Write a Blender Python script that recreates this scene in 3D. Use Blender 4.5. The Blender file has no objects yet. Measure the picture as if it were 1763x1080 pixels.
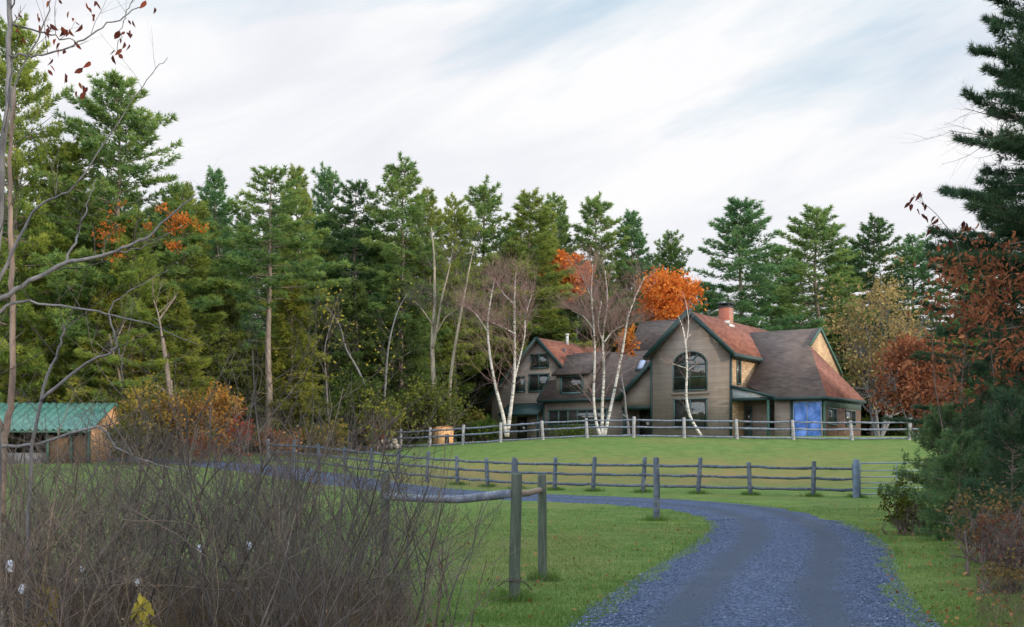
import bpy, math, random
import numpy as np
from mathutils import Vector
C = bpy.context.scene
COL = C.collection
R = math.radians
F, HX, HY, EYE = 2000.0, 881.5, 790.0, 1.6      # focal length in photo pixels, principal column, horizon row, eye height

# ------------------------------------------------------------------ terrain
def _profile(pts):
    ys = np.linspace(-100, 1200, 5201)
    v = np.interp(ys, [p[0] for p in pts], [p[1] for p in pts])
    k = np.hanning(25); k /= k.sum()
    return ys, np.convolve(np.pad(v, 12, mode='edge'), k, 'valid')
PC = _profile([(-100, 0), (28, 0), (40, .3), (46, .5), (52, 1.0), (60, 1.95), (68, 2.9), (74, 3.05), (80, 3.1), (110, 3.5), (200, 5), (1200, 9)])
PL = _profile([(-100, 0), (30, .02), (45, .42), (50, .72), (56, 1.2), (62, 1.45), (70, 1.85), (80, 2.4), (110, 3.1), (200, 5), (1200, 9)])
def hgt(x, y):
    x = np.asarray(x, float); y = np.asarray(y, float)
    t = x / np.maximum(y, 8.0)
    s = np.clip((t + .18) / .28, 0, 1); s = s * s * (3 - 2 * s)
    h = np.interp(y, *PL) * (1 - s) + np.interp(y, *PC) * s
    h = h + .04 * np.sin(x * .31 + y * .17) * np.sin(y * .23 - x * .11) * np.clip((np.abs(y - 95) - 22) / 10, 0.15, 1)
    r = np.clip((t - .34) / .2, 0, 1) * np.clip((y - 6) / 10, 0, 1) * np.clip((60 - y) / 20, 0, 1)
    return h + .35 * r
def H(x, y): return float(hgt(x, y))
def at(px, Y):                       # ground point under a column of the photograph at depth Y
    X = (px - HX) / F * Y
    return Vector((X, Y, H(X, Y)))
def pt(px, py, Y): return Vector(((px - HX) / F * Y, Y, EYE + (HY - py) / F * Y))

# ------------------------------------------------------------------ object helpers
def tag(o, label=None, cat=None, group=None, kind=None):
    if label: o['label'] = label
    if cat: o['category'] = cat
    if group: o['group'] = group
    if kind: o['kind'] = kind
    return o
def empty(name, loc, label, cat, group=None, rz=0.0):
    o = bpy.data.objects.new(name, None); COL.objects.link(o)
    o.location = loc; o.rotation_euler = (0, 0, rz); o.empty_display_size = .3
    return tag(o, label, cat, group)
def link(name, me, mat=None, parent=None):
    o = bpy.data.objects.new(name, me); COL.objects.link(o)
    if mat is not None and not me.materials: me.materials.append(mat)
    if parent is not None: o.parent = parent
    return o
def copy_thing(src, loc, rz=0.0, scale=(1, 1, 1), label=None, group=None, color=None):
    c = src.copy(); COL.objects.link(c); c.location = loc; c.rotation_euler = (0, 0, rz); c.scale = scale
    if label: c['label'] = label
    if group: c['group'] = group
    for ch in list(src.children):
        d = ch.copy(); COL.objects.link(d); d.parent = c
        if color and ch.name.split('.')[0] in ('crown', 'needles', 'leaves'): d.color = color
    return c
def mesh(name, verts, faces, tint=None, smooth=False, uv=None):
    """verts (N,3); faces = list of index arrays (M,k), each of one polygon size; tint one value per face."""
    verts = np.asarray(verts, np.float32)
    me = bpy.data.meshes.new(name)
    fl = [np.asarray(f, np.int32) for f in faces if len(f)]
    tot = np.concatenate([np.full(len(f), f.shape[1], np.int32) for f in fl])
    idx = np.concatenate([f.ravel() for f in fl])
    me.vertices.add(len(verts)); me.vertices.foreach_set('co', verts.ravel())
    me.loops.add(len(idx)); me.loops.foreach_set('vertex_index', idx)
    me.polygons.add(len(tot))
    me.polygons.foreach_set('loop_start', np.concatenate([[0], np.cumsum(tot)[:-1]]).astype(np.int32))
    me.polygons.foreach_set('loop_total', tot)
    if smooth: me.polygons.foreach_set('use_smooth', np.ones(len(tot), bool))
    if tint is not None:
        a = me.attributes.new('tint', 'FLOAT', 'FACE'); a.data.foreach_set('value', np.asarray(tint, np.float32))
    if uv is not None:
        u = me.uv_layers.new(name='UVMap'); u.data.foreach_set('uv', np.asarray(uv, np.float32)[idx].ravel())
    me.update(calc_edges=True); me.validate()
    return me
class MB:
    """collects boxes, bars, polygons and tubes for ONE mesh"""
    def __init__(s): s.v = []; s.f = {}; s.n = 0
    def add(s, verts, faces):
        s.v.append(np.asarray(verts, float).reshape(-1, 3))
        for f in faces: s.f.setdefault(len(f), []).append([i + s.n for i in f])
        s.n += len(s.v[-1])
    def box(s, lo, hi):
        (a, b, c), (d, e, f) = lo, hi
        s.add([(a,b,c),(d,b,c),(d,e,c),(a,e,c),(a,b,f),(d,b,f),(d,e,f),(a,e,f)],
              [(0,3,2,1),(4,5,6,7),(0,1,5,4),(1,2,6,5),(2,3,7,6),(3,0,4,7)])
    def prism(s, poly, vec):
        n = len(poly); p = [Vector(q) for q in poly]; vec = Vector(vec)
        s.add([tuple(q) for q in p] + [tuple(q + vec) for q in p],
              [tuple(range(n - 1, -1, -1)), tuple(range(n, 2 * n))] + [(i, (i + 1) % n, n + (i + 1) % n, n + i) for i in range(n)])
    def slab(s, poly, th):           # planar polygon thickened downwards along its normal
        p = [Vector(q) for q in poly]; n = Vector((0, 0, 0))
        for i in range(1, len(p) - 1): n += (p[i] - p[0]).cross(p[i + 1] - p[0])
        n.normalize()
        if n.z < 0: n = -n
        s.prism(poly, -n * th)
    def bar(s, a, b, w, h, up=(0, 0, 1)):
        a, b = Vector(a), Vector(b); d = (b - a).normalized(); sd = d.cross(Vector(up)).normalized() * w / 2; u = sd.cross(d).normalized() * h / 2
        q = [a - sd - u, a + sd - u, a + sd + u, a - sd + u, b - sd - u, b + sd - u, b + sd + u, b - sd + u]
        s.add([tuple(x) for x in q], [(0,1,2,3),(7,6,5,4),(0,4,5,1),(1,5,6,2),(2,6,7,3),(3,7,4,0)])
    def tube(s, pts, rad, sides=8, squash=1.0, jag=0.0, rng=None):
        p = [Vector(q) for q in pts]; n = len(p); vs = []
        for i in range(n):
            d = (p[min(i + 1, n - 1)] - p[max(i - 1, 0)]).normalized()
            ref = Vector((0, 1, 0)) if abs(d.y) < .9 else Vector((1, 0, 0))
            a = d.cross(ref).normalized(); b = d.cross(a).normalized()
            r = rad[i] if hasattr(rad, '__len__') else rad
            for k in range(sides):
                t = 2 * math.pi * k / sides
                j = 1 + (rng.uniform(-jag, jag) if jag else 0)
                vs.append(tuple(p[i] + a * math.cos(t) * r * j + b * math.sin(t) * r * squash * j))
        fs = [(i*sides+k, i*sides+(k+1)%sides, (i+1)*sides+(k+1)%sides, (i+1)*sides+k) for i in range(n - 1) for k in range(sides)]
        fs += [tuple(range(sides - 1, -1, -1)), tuple((n - 1) * sides + k for k in range(sides))]
        s.add(vs, fs)
    def mesh(s, name, smooth=False):
        return mesh(name, np.concatenate(s.v), [np.array(x) for x in s.f.values()], smooth=smooth)
    def build(s, name, mat, parent=None, smooth=False, off=None):
        if off is not None: s.v = [x - np.array(off) for x in s.v]
        return link(name, s.mesh(name, smooth), mat, parent)

# ------------------------------------------------------------------ materials
def new_mat(name):
    m = bpy.data.materials.new(name); m.use_nodes = True
    nt = m.node_tree; nt.nodes.clear()
    out = nt.nodes.new('ShaderNodeOutputMaterial')
    return m, nt, out
def N(nt, typ, **kw):
    n = nt.nodes.new(typ)
    for k, v in kw.items():
        if k in n.inputs: n.inputs[k].default_value = v
        else: setattr(n, k, v)
    return n
def ramp(nt, fac, cols, interp='LINEAR'):
    r = nt.nodes.new('ShaderNodeValToRGB'); r.color_ramp.interpolation = interp
    e = r.color_ramp.elements
    while len(e) < len(cols): e.new(.5)
    for i, c in enumerate(cols):
        p, col = c if len(c) == 2 else (i / (len(cols) - 1), c)
        e[i].position = p; e[i].color = (*col, 1)
    nt.links.new(fac, r.inputs['Fac']); return r.outputs['Color']
def mixc(nt, fac, a, b, mode='MIX'):
    m = nt.nodes.new('ShaderNodeMix'); m.data_type = 'RGBA'; m.blend_type = mode
    for s, v in ((m.inputs[0], fac), (m.inputs[6], a), (m.inputs[7], b)):
        if isinstance(v, bpy.types.NodeSocket): nt.links.new(v, s)
        elif isinstance(v, (int, float)): s.default_value = v
        else: s.default_value = (*v, 1)
    return m.outputs[2]
def math_(nt, op, a, b=0.0):
    m = nt.nodes.new('ShaderNodeMath'); m.operation = op
    for i, v in enumerate((a, b)):
        if isinstance(v, bpy.types.NodeSocket): nt.links.new(v, m.inputs[i])
        else: m.inputs[i].default_value = v
    return m.outputs[0]
def coords(nt, kind='Object', scale=(1, 1, 1), rot=(0, 0, 0)):
    tc = nt.nodes.new('ShaderNodeTexCoord'); mp = nt.nodes.new('ShaderNodeMapping')
    mp.inputs['Scale'].default_value = scale; mp.inputs['Rotation'].default_value = rot
    nt.links.new(tc.outputs[kind], mp.inputs['Vector']); return mp.outputs[0]
def noise(nt, vec, scale, detail=4, rough=.55, dist=0.0):
    n = N(nt, 'ShaderNodeTexNoise', Scale=scale, Detail=detail, Roughness=rough, Distortion=dist)
    if vec is not None: nt.links.new(vec, n.inputs['Vector'])
    return n.outputs['Fac']
def principled(nt, out, color, rough=.8, bump=None, bstr=.3, bdist=.02, spec=.3, metal=0.0):
    b = N(nt, 'ShaderNodeBsdfPrincipled'); b.inputs['Specular IOR Level'].default_value = spec; b.inputs['Metallic'].default_value = metal
    if isinstance(color, bpy.types.NodeSocket): nt.links.new(color, b.inputs['Base Color'])
    else: b.inputs['Base Color'].default_value = (*color, 1)
    if isinstance(rough, bpy.types.NodeSocket): nt.links.new(rough, b.inputs['Roughness'])
    else: b.inputs['Roughness'].default_value = rough
    if bump is not None:
        bp = N(nt, 'ShaderNodeBump', Strength=bstr, Distance=bdist); nt.links.new(bump, bp.inputs['Height']); nt.links.new(bp.outputs[0], b.inputs['Normal'])
    nt.links.new(b.outputs[0], out.inputs['Surface']); return b
def mat_leaf(name, cols, transl=.3, big=.6, bigscale=.35):
    m, nt, out = new_mat(name)
    a = N(nt, 'ShaderNodeAttribute', attribute_name='tint')
    geo = N(nt, 'ShaderNodeNewGeometry')
    n1 = noise(nt, geo.outputs['Position'], bigscale, 3)
    f = math_(nt, 'ADD', math_(nt, 'MULTIPLY', a.outputs['Fac'], 1 - big * .5), math_(nt, 'MULTIPLY', math_(nt, 'SUBTRACT', n1, .25), big))
    c = ramp(nt, f, cols)
    oi = N(nt, 'ShaderNodeObjectInfo')
    c = mixc(nt, 1.0, c, oi.outputs['Color'], 'MULTIPLY')
    d = N(nt, 'ShaderNodeBsdfDiffuse'); t = N(nt, 'ShaderNodeBsdfTranslucent'); mx = N(nt, 'ShaderNodeMixShader', Fac=transl)
    nt.links.new(c, d.inputs['Color']); nt.links.new(c, t.inputs['Color'])
    nt.links.new(d.outputs[0], mx.inputs[1]); nt.links.new(t.outputs[0], mx.inputs[2]); nt.links.new(mx.outputs[0], out.inputs['Surface'])
    return m
def mat_bark(name, a, b, zs=.25, scale=9.0):
    m, nt, out = new_mat(name)
    v = coords(nt, 'Object', (1, 1, zs)); n = noise(nt, v, scale, 6, .65)
    principled(nt, out, ramp(nt, n, [(.3, a), (.7, b)]), .9, n, .6, .03); return m
def mat_noise(name, a, b, scale=4, rough=.8, vs=(1, 1, 1), bstr=.2, bdist=.01, spec=.3, lo=.3, hi=.7, detail=6, metal=0.0):
    m, nt, out = new_mat(name)
    v = coords(nt, 'Object', vs); n = noise(nt, v, scale, detail, .6)
    principled(nt, out, ramp(nt, n, [(lo, a), (hi, b)]), rough, n, bstr, bdist, spec, metal); return m
def mat_courses(name, a, b, pitch, brickw, axis='z', stain=.35):
    """horizontal courses of shingles / clapboards with board-to-board variation and weather stains"""
    m, nt, out = new_mat(name)
    tc = N(nt, 'ShaderNodeTexCoord'); sx = N(nt, 'ShaderNodeSeparateXYZ'); nt.links.new(tc.outputs['Object'], sx.inputs[0])
    zz = math_(nt, 'DIVIDE', sx.outputs['Z'], pitch); row = math_(nt, 'FLOOR', zz); fr = math_(nt, 'FRACT', zz)
    along = math_(nt, 'ADD', math_(nt, 'ADD', sx.outputs['X'], sx.outputs['Y']), math_(nt, 'MULTIPLY', row, .377))
    cx = math_(nt, 'FLOOR', math_(nt, 'DIVIDE', along, brickw))
    cb = N(nt, 'ShaderNodeCombineXYZ'); nt.links.new(cx, cb.inputs[0]); nt.links.new(row, cb.inputs[1])
    wn = N(nt, 'ShaderNodeTexWhiteNoise', noise_dimensions='2D'); nt.links.new(cb.outputs[0], wn.inputs['Vector'])
    v = coords(nt, 'Object', (1, 1, .35)); st = noise(nt, v, .9, 6, .6)
    f = math_(nt, 'ADD', math_(nt, 'MULTIPLY', wn.outputs['Value'], 1 - stain), math_(nt, 'MULTIPLY', st, stain))
    c = ramp(nt, f, [(.1, a), (.85, b)])
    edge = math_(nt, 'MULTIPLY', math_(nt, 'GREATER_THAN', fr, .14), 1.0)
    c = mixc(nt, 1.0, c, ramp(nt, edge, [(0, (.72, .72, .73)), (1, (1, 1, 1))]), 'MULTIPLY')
    c = mixc(nt, 1.0, c, ramp(nt, st, [(.3, (.8, .8, .82)), (.7, (1.1, 1.1, 1.08))]), 'MULTIPLY')
    principled(nt, out, c, .85, fr, .5, .02, .25); return m

M = {}
M['pine'] = mat_leaf('pine needles', [(.042, .082, .044), (.09, .15, .058), (.17, .22, .075), (.27, .28, .1)], .5)
M['hemlock'] = mat_leaf('hemlock needles', [(.05, .075, .028), (.11, .145, .045), (.19, .21, .065), (.27, .26, .095)], .5)
M['near_pine'] = mat_leaf('near pine needles', [(.03, .062, .042), (.052, .1, .058), (.085, .14, .07), (.13, .18, .085)], .4, .6, .8)
M['maple'] = mat_leaf('orange maple leaves', [(.36, .085, .02), (.56, .16, .028), (.68, .25, .045), (.62, .36, .08)], .4)
M['oak'] = mat_leaf('russet oak leaves', [(.07, .03, .02), (.17, .062, .034), (.27, .105, .055), (.34, .17, .1)], .3)
M['tan'] = mat_leaf('tan autumn leaves', [(.13, .1, .05), (.24, .18, .075), (.36, .25, .1), (.34, .16, .07)], .3)
M['bushleaf'] = mat_leaf('shrub leaves', [(.04, .06, .018), (.11, .13, .03), (.2, .19, .05), (.27, .19, .06)], .35)
M['darkleaf'] = mat_leaf('dark dry leaves', [(.05, .02, .02), (.1, .03, .025), (.2, .05, .03), (.3, .12, .04)], .25)
M['yellowleaf'] = mat_leaf('yellow leaves', [(.2, .17, .03), (.35, .3, .05), (.45, .38, .08)], .4)
M['twig_pink'] = mat_noise('birch twigs', (.17, .1, .09), (.3, .2, .18), 3)
M['twig_grey'] = mat_noise('grey twigs', (.034, .029, .026), (.125, .107, .097), 5)
M['twig_brown'] = mat_noise('brown twigs', (.06, .045, .04), (.16, .12, .11), 5)
M['bark_pine'] = mat_bark('pine bark', (.08, .066, .058), (.3, .24, .2))
M['bark_pale'] = mat_bark('pale bark', (.15, .13, .1), (.42, .36, .28), .3, 5)
M['bark_grey'] = mat_bark('grey bark', (.07, .07, .075), (.22, .21, .215), .3, 14)
M['bark_tan'] = mat_bark('tan bark', (.13, .09, .07), (.34, .25, .2), .3, 12)
m, nt, out = new_mat('birch bark')
v = coords(nt, 'Object', (1, 1, 6)); n = noise(nt, v, 1.6, 5, .7); n2 = noise(nt, coords(nt), .7, 3)
c = ramp(nt, n, [(.38, (.1, .09, .085)), (.47, (.5, .48, .45)), (.7, (.72, .7, .67))])
principled(nt, out, mixc(nt, 1.0, c, ramp(nt, n2, [(.3, (.72, .68, .64)), (.65, (1, 1, 1))]), 'MULTIPLY'), .7, n, .3); M['birch'] = m
M['rail'] = mat_noise('weathered grey fence wood', (.07, .085, .12), (.23, .25, .31), 7, .85, (1, 1, 1), .5, .02)
M['rail_pale'] = mat_noise('silvery fence wood', (.15, .15, .16), (.37, .36, .36), 6, .85, (1, 1, 1), .5, .02)
M['rail_dark'] = mat_noise('dark blue-grey fence wood', (.032, .044, .062), (.125, .15, .19), 7, .85, (1, 1, 1), .5, .02)
m, nt, out = new_mat('algae-stained post wood')
v = coords(nt, 'Object', (5, 5, .5)); n = noise(nt, v, 5, 7, .65); n2 = noise(nt, coords(nt, 'Object', (1, 1, .5)), 2.2, 5, .6)
c = ramp(nt, n, [(.25, (.025, .034, .03)), (.5, (.065, .078, .064)), (.75, (.13, .14, .115))])
c = mixc(nt, ramp(nt, n2, [(.42, (0, 0, 0)), (.62, (.75, .75, .75))]), c, (.075, .12, .07))
principled(nt, out, c, .9, n, .8, .012); M['post'] = m
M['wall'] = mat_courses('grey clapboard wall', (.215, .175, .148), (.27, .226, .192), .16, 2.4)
M['cedar'] = mat_courses('cedar shingle wall with painted sun', (.33, .21, .12), (.56, .39, .24), .19, .45, stain=.45)  # wood shingles with the warm sunlight put into their colour
M['roof_shaded'] = mat_courses('asphalt shingles with painted shade', (.072, .054, .05), (.115, .088, .08), .15, .4)  # slopes turned from the sun: same roofing, shade put into the colour
M['roof_sunlit'] = mat_courses('asphalt shingles with painted sun', (.15, .055, .038), (.24, .095, .065), .15, .4)  # sun-facing slopes: same roofing, sunlight put into a brighter red
M['trim'] = mat_noise('dark green trim paint', (.012, .03, .032), (.022, .05, .05), 3, .5)
M['frame'] = mat_noise('grey-green window frame', (.05, .085, .085), (.075, .115, .11), 3, .5)
M['white'] = mat_noise('white painted metal', (.4, .4, .4), (.55, .55, .53), 3, .5)
M['soffit'] = mat_noise('pale grey porch boards', (.36, .38, .44), (.46, .48, .52), 2, .6)
m, nt, out = new_mat('window glass'); n = noise(nt, coords(nt), 1.1, 3)
principled(nt, out, ramp(nt, n, [(.3, (.012, .013, .014)), (.7, (.055, .05, .045))]), .04, n, .12, .02, 1.0); M['glass'] = m
m, nt, out = new_mat('red brick'); v = coords(nt)
b = N(nt, 'ShaderNodeTexBrick', Scale=4.0); b.inputs['Color1'].default_value = (.3, .06, .035, 1); b.inputs['Color2'].default_value = (.4, .1, .05, 1); b.inputs['Mortar'].default_value = (.3, .24, .2, 1)
mp = N(nt, 'ShaderNodeMapping'); mp.inputs['Rotation'].default_value = (R(90), 0, 0); nt.links.new(v, mp.inputs[0]); nt.links.new(mp.outputs[0], b.inputs['Vector'])
principled(nt, out, b.outputs['Color'], .9, b.outputs['Fac'], -.3); M['brick'] = m
M['darkmetal'] = mat_noise('dark metal', (.03, .035, .045), (.07, .08, .1), 5, .45)
m, nt, out = new_mat('blue tarp'); v = coords(nt); n = noise(nt, v, 1.6, 5, .6, .6)
principled(nt, out, ramp(nt, n, [(.3, (.045, .12, .42)), (.7, (.12, .26, .68))]), .35, n, 1.0, .12, .5); M['tarp'] = m
m, nt, out = new_mat('green corrugated metal'); n = noise(nt, coords(nt, 'Object', (.4, 1, 1)), 2.5, 5, .6)
principled(nt, out, ramp(nt, n, [(.3, (.03, .1, .085)), (.7, (.075, .19, .16))]), .42, n, .1, .01, .5); M['greenroof'] = m
M['brownboard'] = mat_noise('brown boards', (.1, .055, .03), (.2, .115, .06), 5, .85, (6, 6, .6), .4)
M['tanboard'] = mat_noise('tan boards', (.42, .22, .11), (.62, .36, .2), 3, .85, (.6, .6, 5), .4)
M['greenpost'] = mat_noise('green painted post', (.03, .08, .065), (.06, .13, .1), 4, .6)
M['gatemetal'] = mat_noise('blue-grey gate tube', (.13, .18, .26), (.22, .28, .36), 6, .4, spec=.5)
M['gatepost'] = mat_noise('blue-grey post paint', (.07, .1, .15), (.14, .19, .26), 4, .7, bstr=.4)
M['sidewall'] = mat_noise('dark brown side boards', (.07, .045, .035), (.15, .09, .065), 4, .85)
M['hut'] = mat_noise('orange tan hut boards', (.5, .26, .11), (.66, .4, .2), 3, .8, (5, 5, .6), .3)
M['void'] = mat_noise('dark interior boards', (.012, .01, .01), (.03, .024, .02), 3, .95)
M['logend'] = mat_noise('cut log ends', (.25, .21, .17), (.5, .46, .4), 6, .9)
M['fluff'] = mat_noise('silky seed fluff', (.55, .6, .7), (.78, .82, .9), 20, .9)
M['stalk'] = mat_noise('dry stalk', (.1, .08, .06), (.2, .16, .12), 8, .9)
M['wire'] = mat_noise('rusty wire', (.02, .018, .016), (.05, .04, .035), 9, .6)
M['drygrass'] = mat_leaf('dry grass blades', [(.035, .027, .022), (.085, .062, .046), (.19, .145, .1), (.3, .23, .15)], .25, .6, 1.6)
M['grass'] = mat_leaf('lawn grass blades', [(.04, .095, .02), (.08, .15, .036), (.13, .19, .052), (.2, .2, .075)], .3, .7, .5)
M['stone'] = mat_leaf('blue-grey gravel', [(.022, .032, .055), (.048, .066, .112), (.095, .122, .19), (.24, .28, .37)], 0.0, .3, 2)
M['fallen'] = mat_leaf('fallen leaves', [(.1, .05, .03), (.22, .11, .05), (.35, .18, .07)], .2)

# ------------------------------------------------------------------ vegetation generators (numpy)
def rv(rng, n):
    v = rng.normal(size=(n, 3)); return v / np.linalg.norm(v, axis=1, keepdims=True)
def nrm(a): return a / np.maximum(np.linalg.norm(a, axis=-1, keepdims=True), 1e-9)
def blades(pos, dirs, length, width, rng):
    """one triangle per position, pointing along dirs"""
    n = len(pos); side = nrm(np.cross(dirs, rv(rng, n))) * (np.asarray(width).reshape(-1, 1) / 2)
    L = np.asarray(length).reshape(-1, 1)
    v = np.stack([pos - side, pos + side, pos + dirs * L], 1).reshape(-1, 3)
    return v, np.arange(3 * n).reshape(n, 3)
def leafquads(pos, rng, size, elong=1.5, droop=0.0, flat=0.0):
    n = len(pos); d = rv(rng, n); d[:, 2] -= droop; d = nrm(d)
    q = rv(rng, n); q[:, 2] += flat * 2; s = nrm(np.cross(d, q))
    L = (size * rng.uniform(.65, 1.3, n))[:, None]
    up = nrm(np.cross(s, d)) * L * .12
    v = np.stack([pos, pos + d * L * .5 * elong + s * L * .42 + up, pos + d * L * elong, pos + d * L * .5 * elong - s * L * .42 + up], 1).reshape(-1, 3)
    return v, np.arange(4 * n).reshape(n, 4)
def leaffolds(pos, rng, size, elong=1.6, droop=0.0, flat=0.0):
    """pointed leaves of two halves folded along the midrib, tip curling down"""
    n = len(pos); d = rv(rng, n); d[:, 2] -= droop; d = nrm(d); q = rv(rng, n); q[:, 2] += flat * 2; s = nrm(np.cross(d, q)); u = np.cross(s, d)
    L = (size * rng.uniform(.6, 1.35, n))[:, None]; w = L * rng.uniform(.26, .4, n)[:, None]; f = L * rng.uniform(.05, .28, n)[:, None]; e = elong
    tip = pos + d * L * e - u * f * .8
    a1, a2 = pos + d * L * e * .28 + s * w * .9 + u * f, pos + d * L * e * .6 + s * w * .8 + u * f * .6
    b1, b2 = pos + d * L * e * .28 - s * w * .9 + u * f, pos + d * L * e * .6 - s * w * .8 + u * f * .6
    v = np.stack([pos, a1, a2, tip, b2, b1], 1).reshape(-1, 3); i = np.arange(n)[:, None] * 6
    return v, np.concatenate([i + np.array([[0, 1, 2, 3]]), i + np.array([[0, 3, 4, 5]])], 1).reshape(-1, 4)
def segs_mesh(name, segs, sides=4, tint=None, smooth=True):
    """segs: list of (p0, p1, r0, r1) -> prisms"""
    a = np.array([s[0] for s in segs], float); b = np.array([s[1] for s in segs], float)
    r0 = np.array([s[2] for s in segs])[:, None, None]; r1 = np.array([s[3] for s in segs])[:, None, None]
    d = nrm(b - a); ref = np.where(np.abs(d[:, 2:3]) < .9, np.array([[0, 0, 1.0]]), np.array([[1.0, 0, 0]]))
    u = nrm(np.cross(d, ref)); w = np.cross(d, u)
    t = np.arange(sides) * 2 * math.pi / sides
    ring = u[:, None] * np.cos(t)[None, :, None] + w[:, None] * np.sin(t)[None, :, None]
    b2 = b + d * (r1[:, 0] * .4)
    v = np.concatenate([a[:, None] + ring * r0, b2[:, None] + ring * r1], 1)
    n = len(a); base = np.arange(n)[:, None, None] * 2 * sides; k = np.arange(sides)
    f = np.stack([k, (k + 1) % sides, (k + 1) % sides + sides, k + sides], 1)[None] + base
    return mesh(name, v.reshape(-1, 3), [f.reshape(-1, 4)], smooth=smooth)
def grow(rng, p, d, L, r, depth, segs, tips, up=.15, wob=.18, kids=(3, 5), spread=.75, ratio=.62, rend=.35, start=.3, nseg=4):
    p = np.array(p, float); d = np.array(d, float); d /= np.linalg.norm(d)
    step = L / nseg; pts = []
    for i in range(nseg):
        d = d + rng.normal(size=3) * wob; d[2] += up; d /= np.linalg.norm(d)
        q = p + d * step
        segs.append((p.copy(), q.copy(), r * (1 - (1 - rend) * i / nseg), r * (1 - (1 - rend) * (i + 1) / nseg)))
        pts.append((p.copy(), q.copy(), d.copy(), (i + 1) / nseg)); p = q
    if depth <= 0:
        tips.append((p, d)); return
    for _ in range(rng.integers(kids[0], kids[1] + 1)):
        f = rng.uniform(start, 1.0); i = min(int(f * nseg), nseg - 1); g = f * nseg - i
        a, b, dd, _t = pts[i]
        side = np.cross(dd, rng.normal(size=3)); side /= np.linalg.norm(side) + 1e-9
        nd = dd * (1 - spread * .55) + side * spread
        grow(rng, a + (b - a) * g, nd, L * ratio * rng.uniform(.7, 1.25) * (1.15 - .4 * f), r * (1 - (1 - rend) * f) * .6, depth - 1, segs, tips, up, wob, kids, spread, ratio, rend, start, nseg)
    tips.append((p, d))

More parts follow.
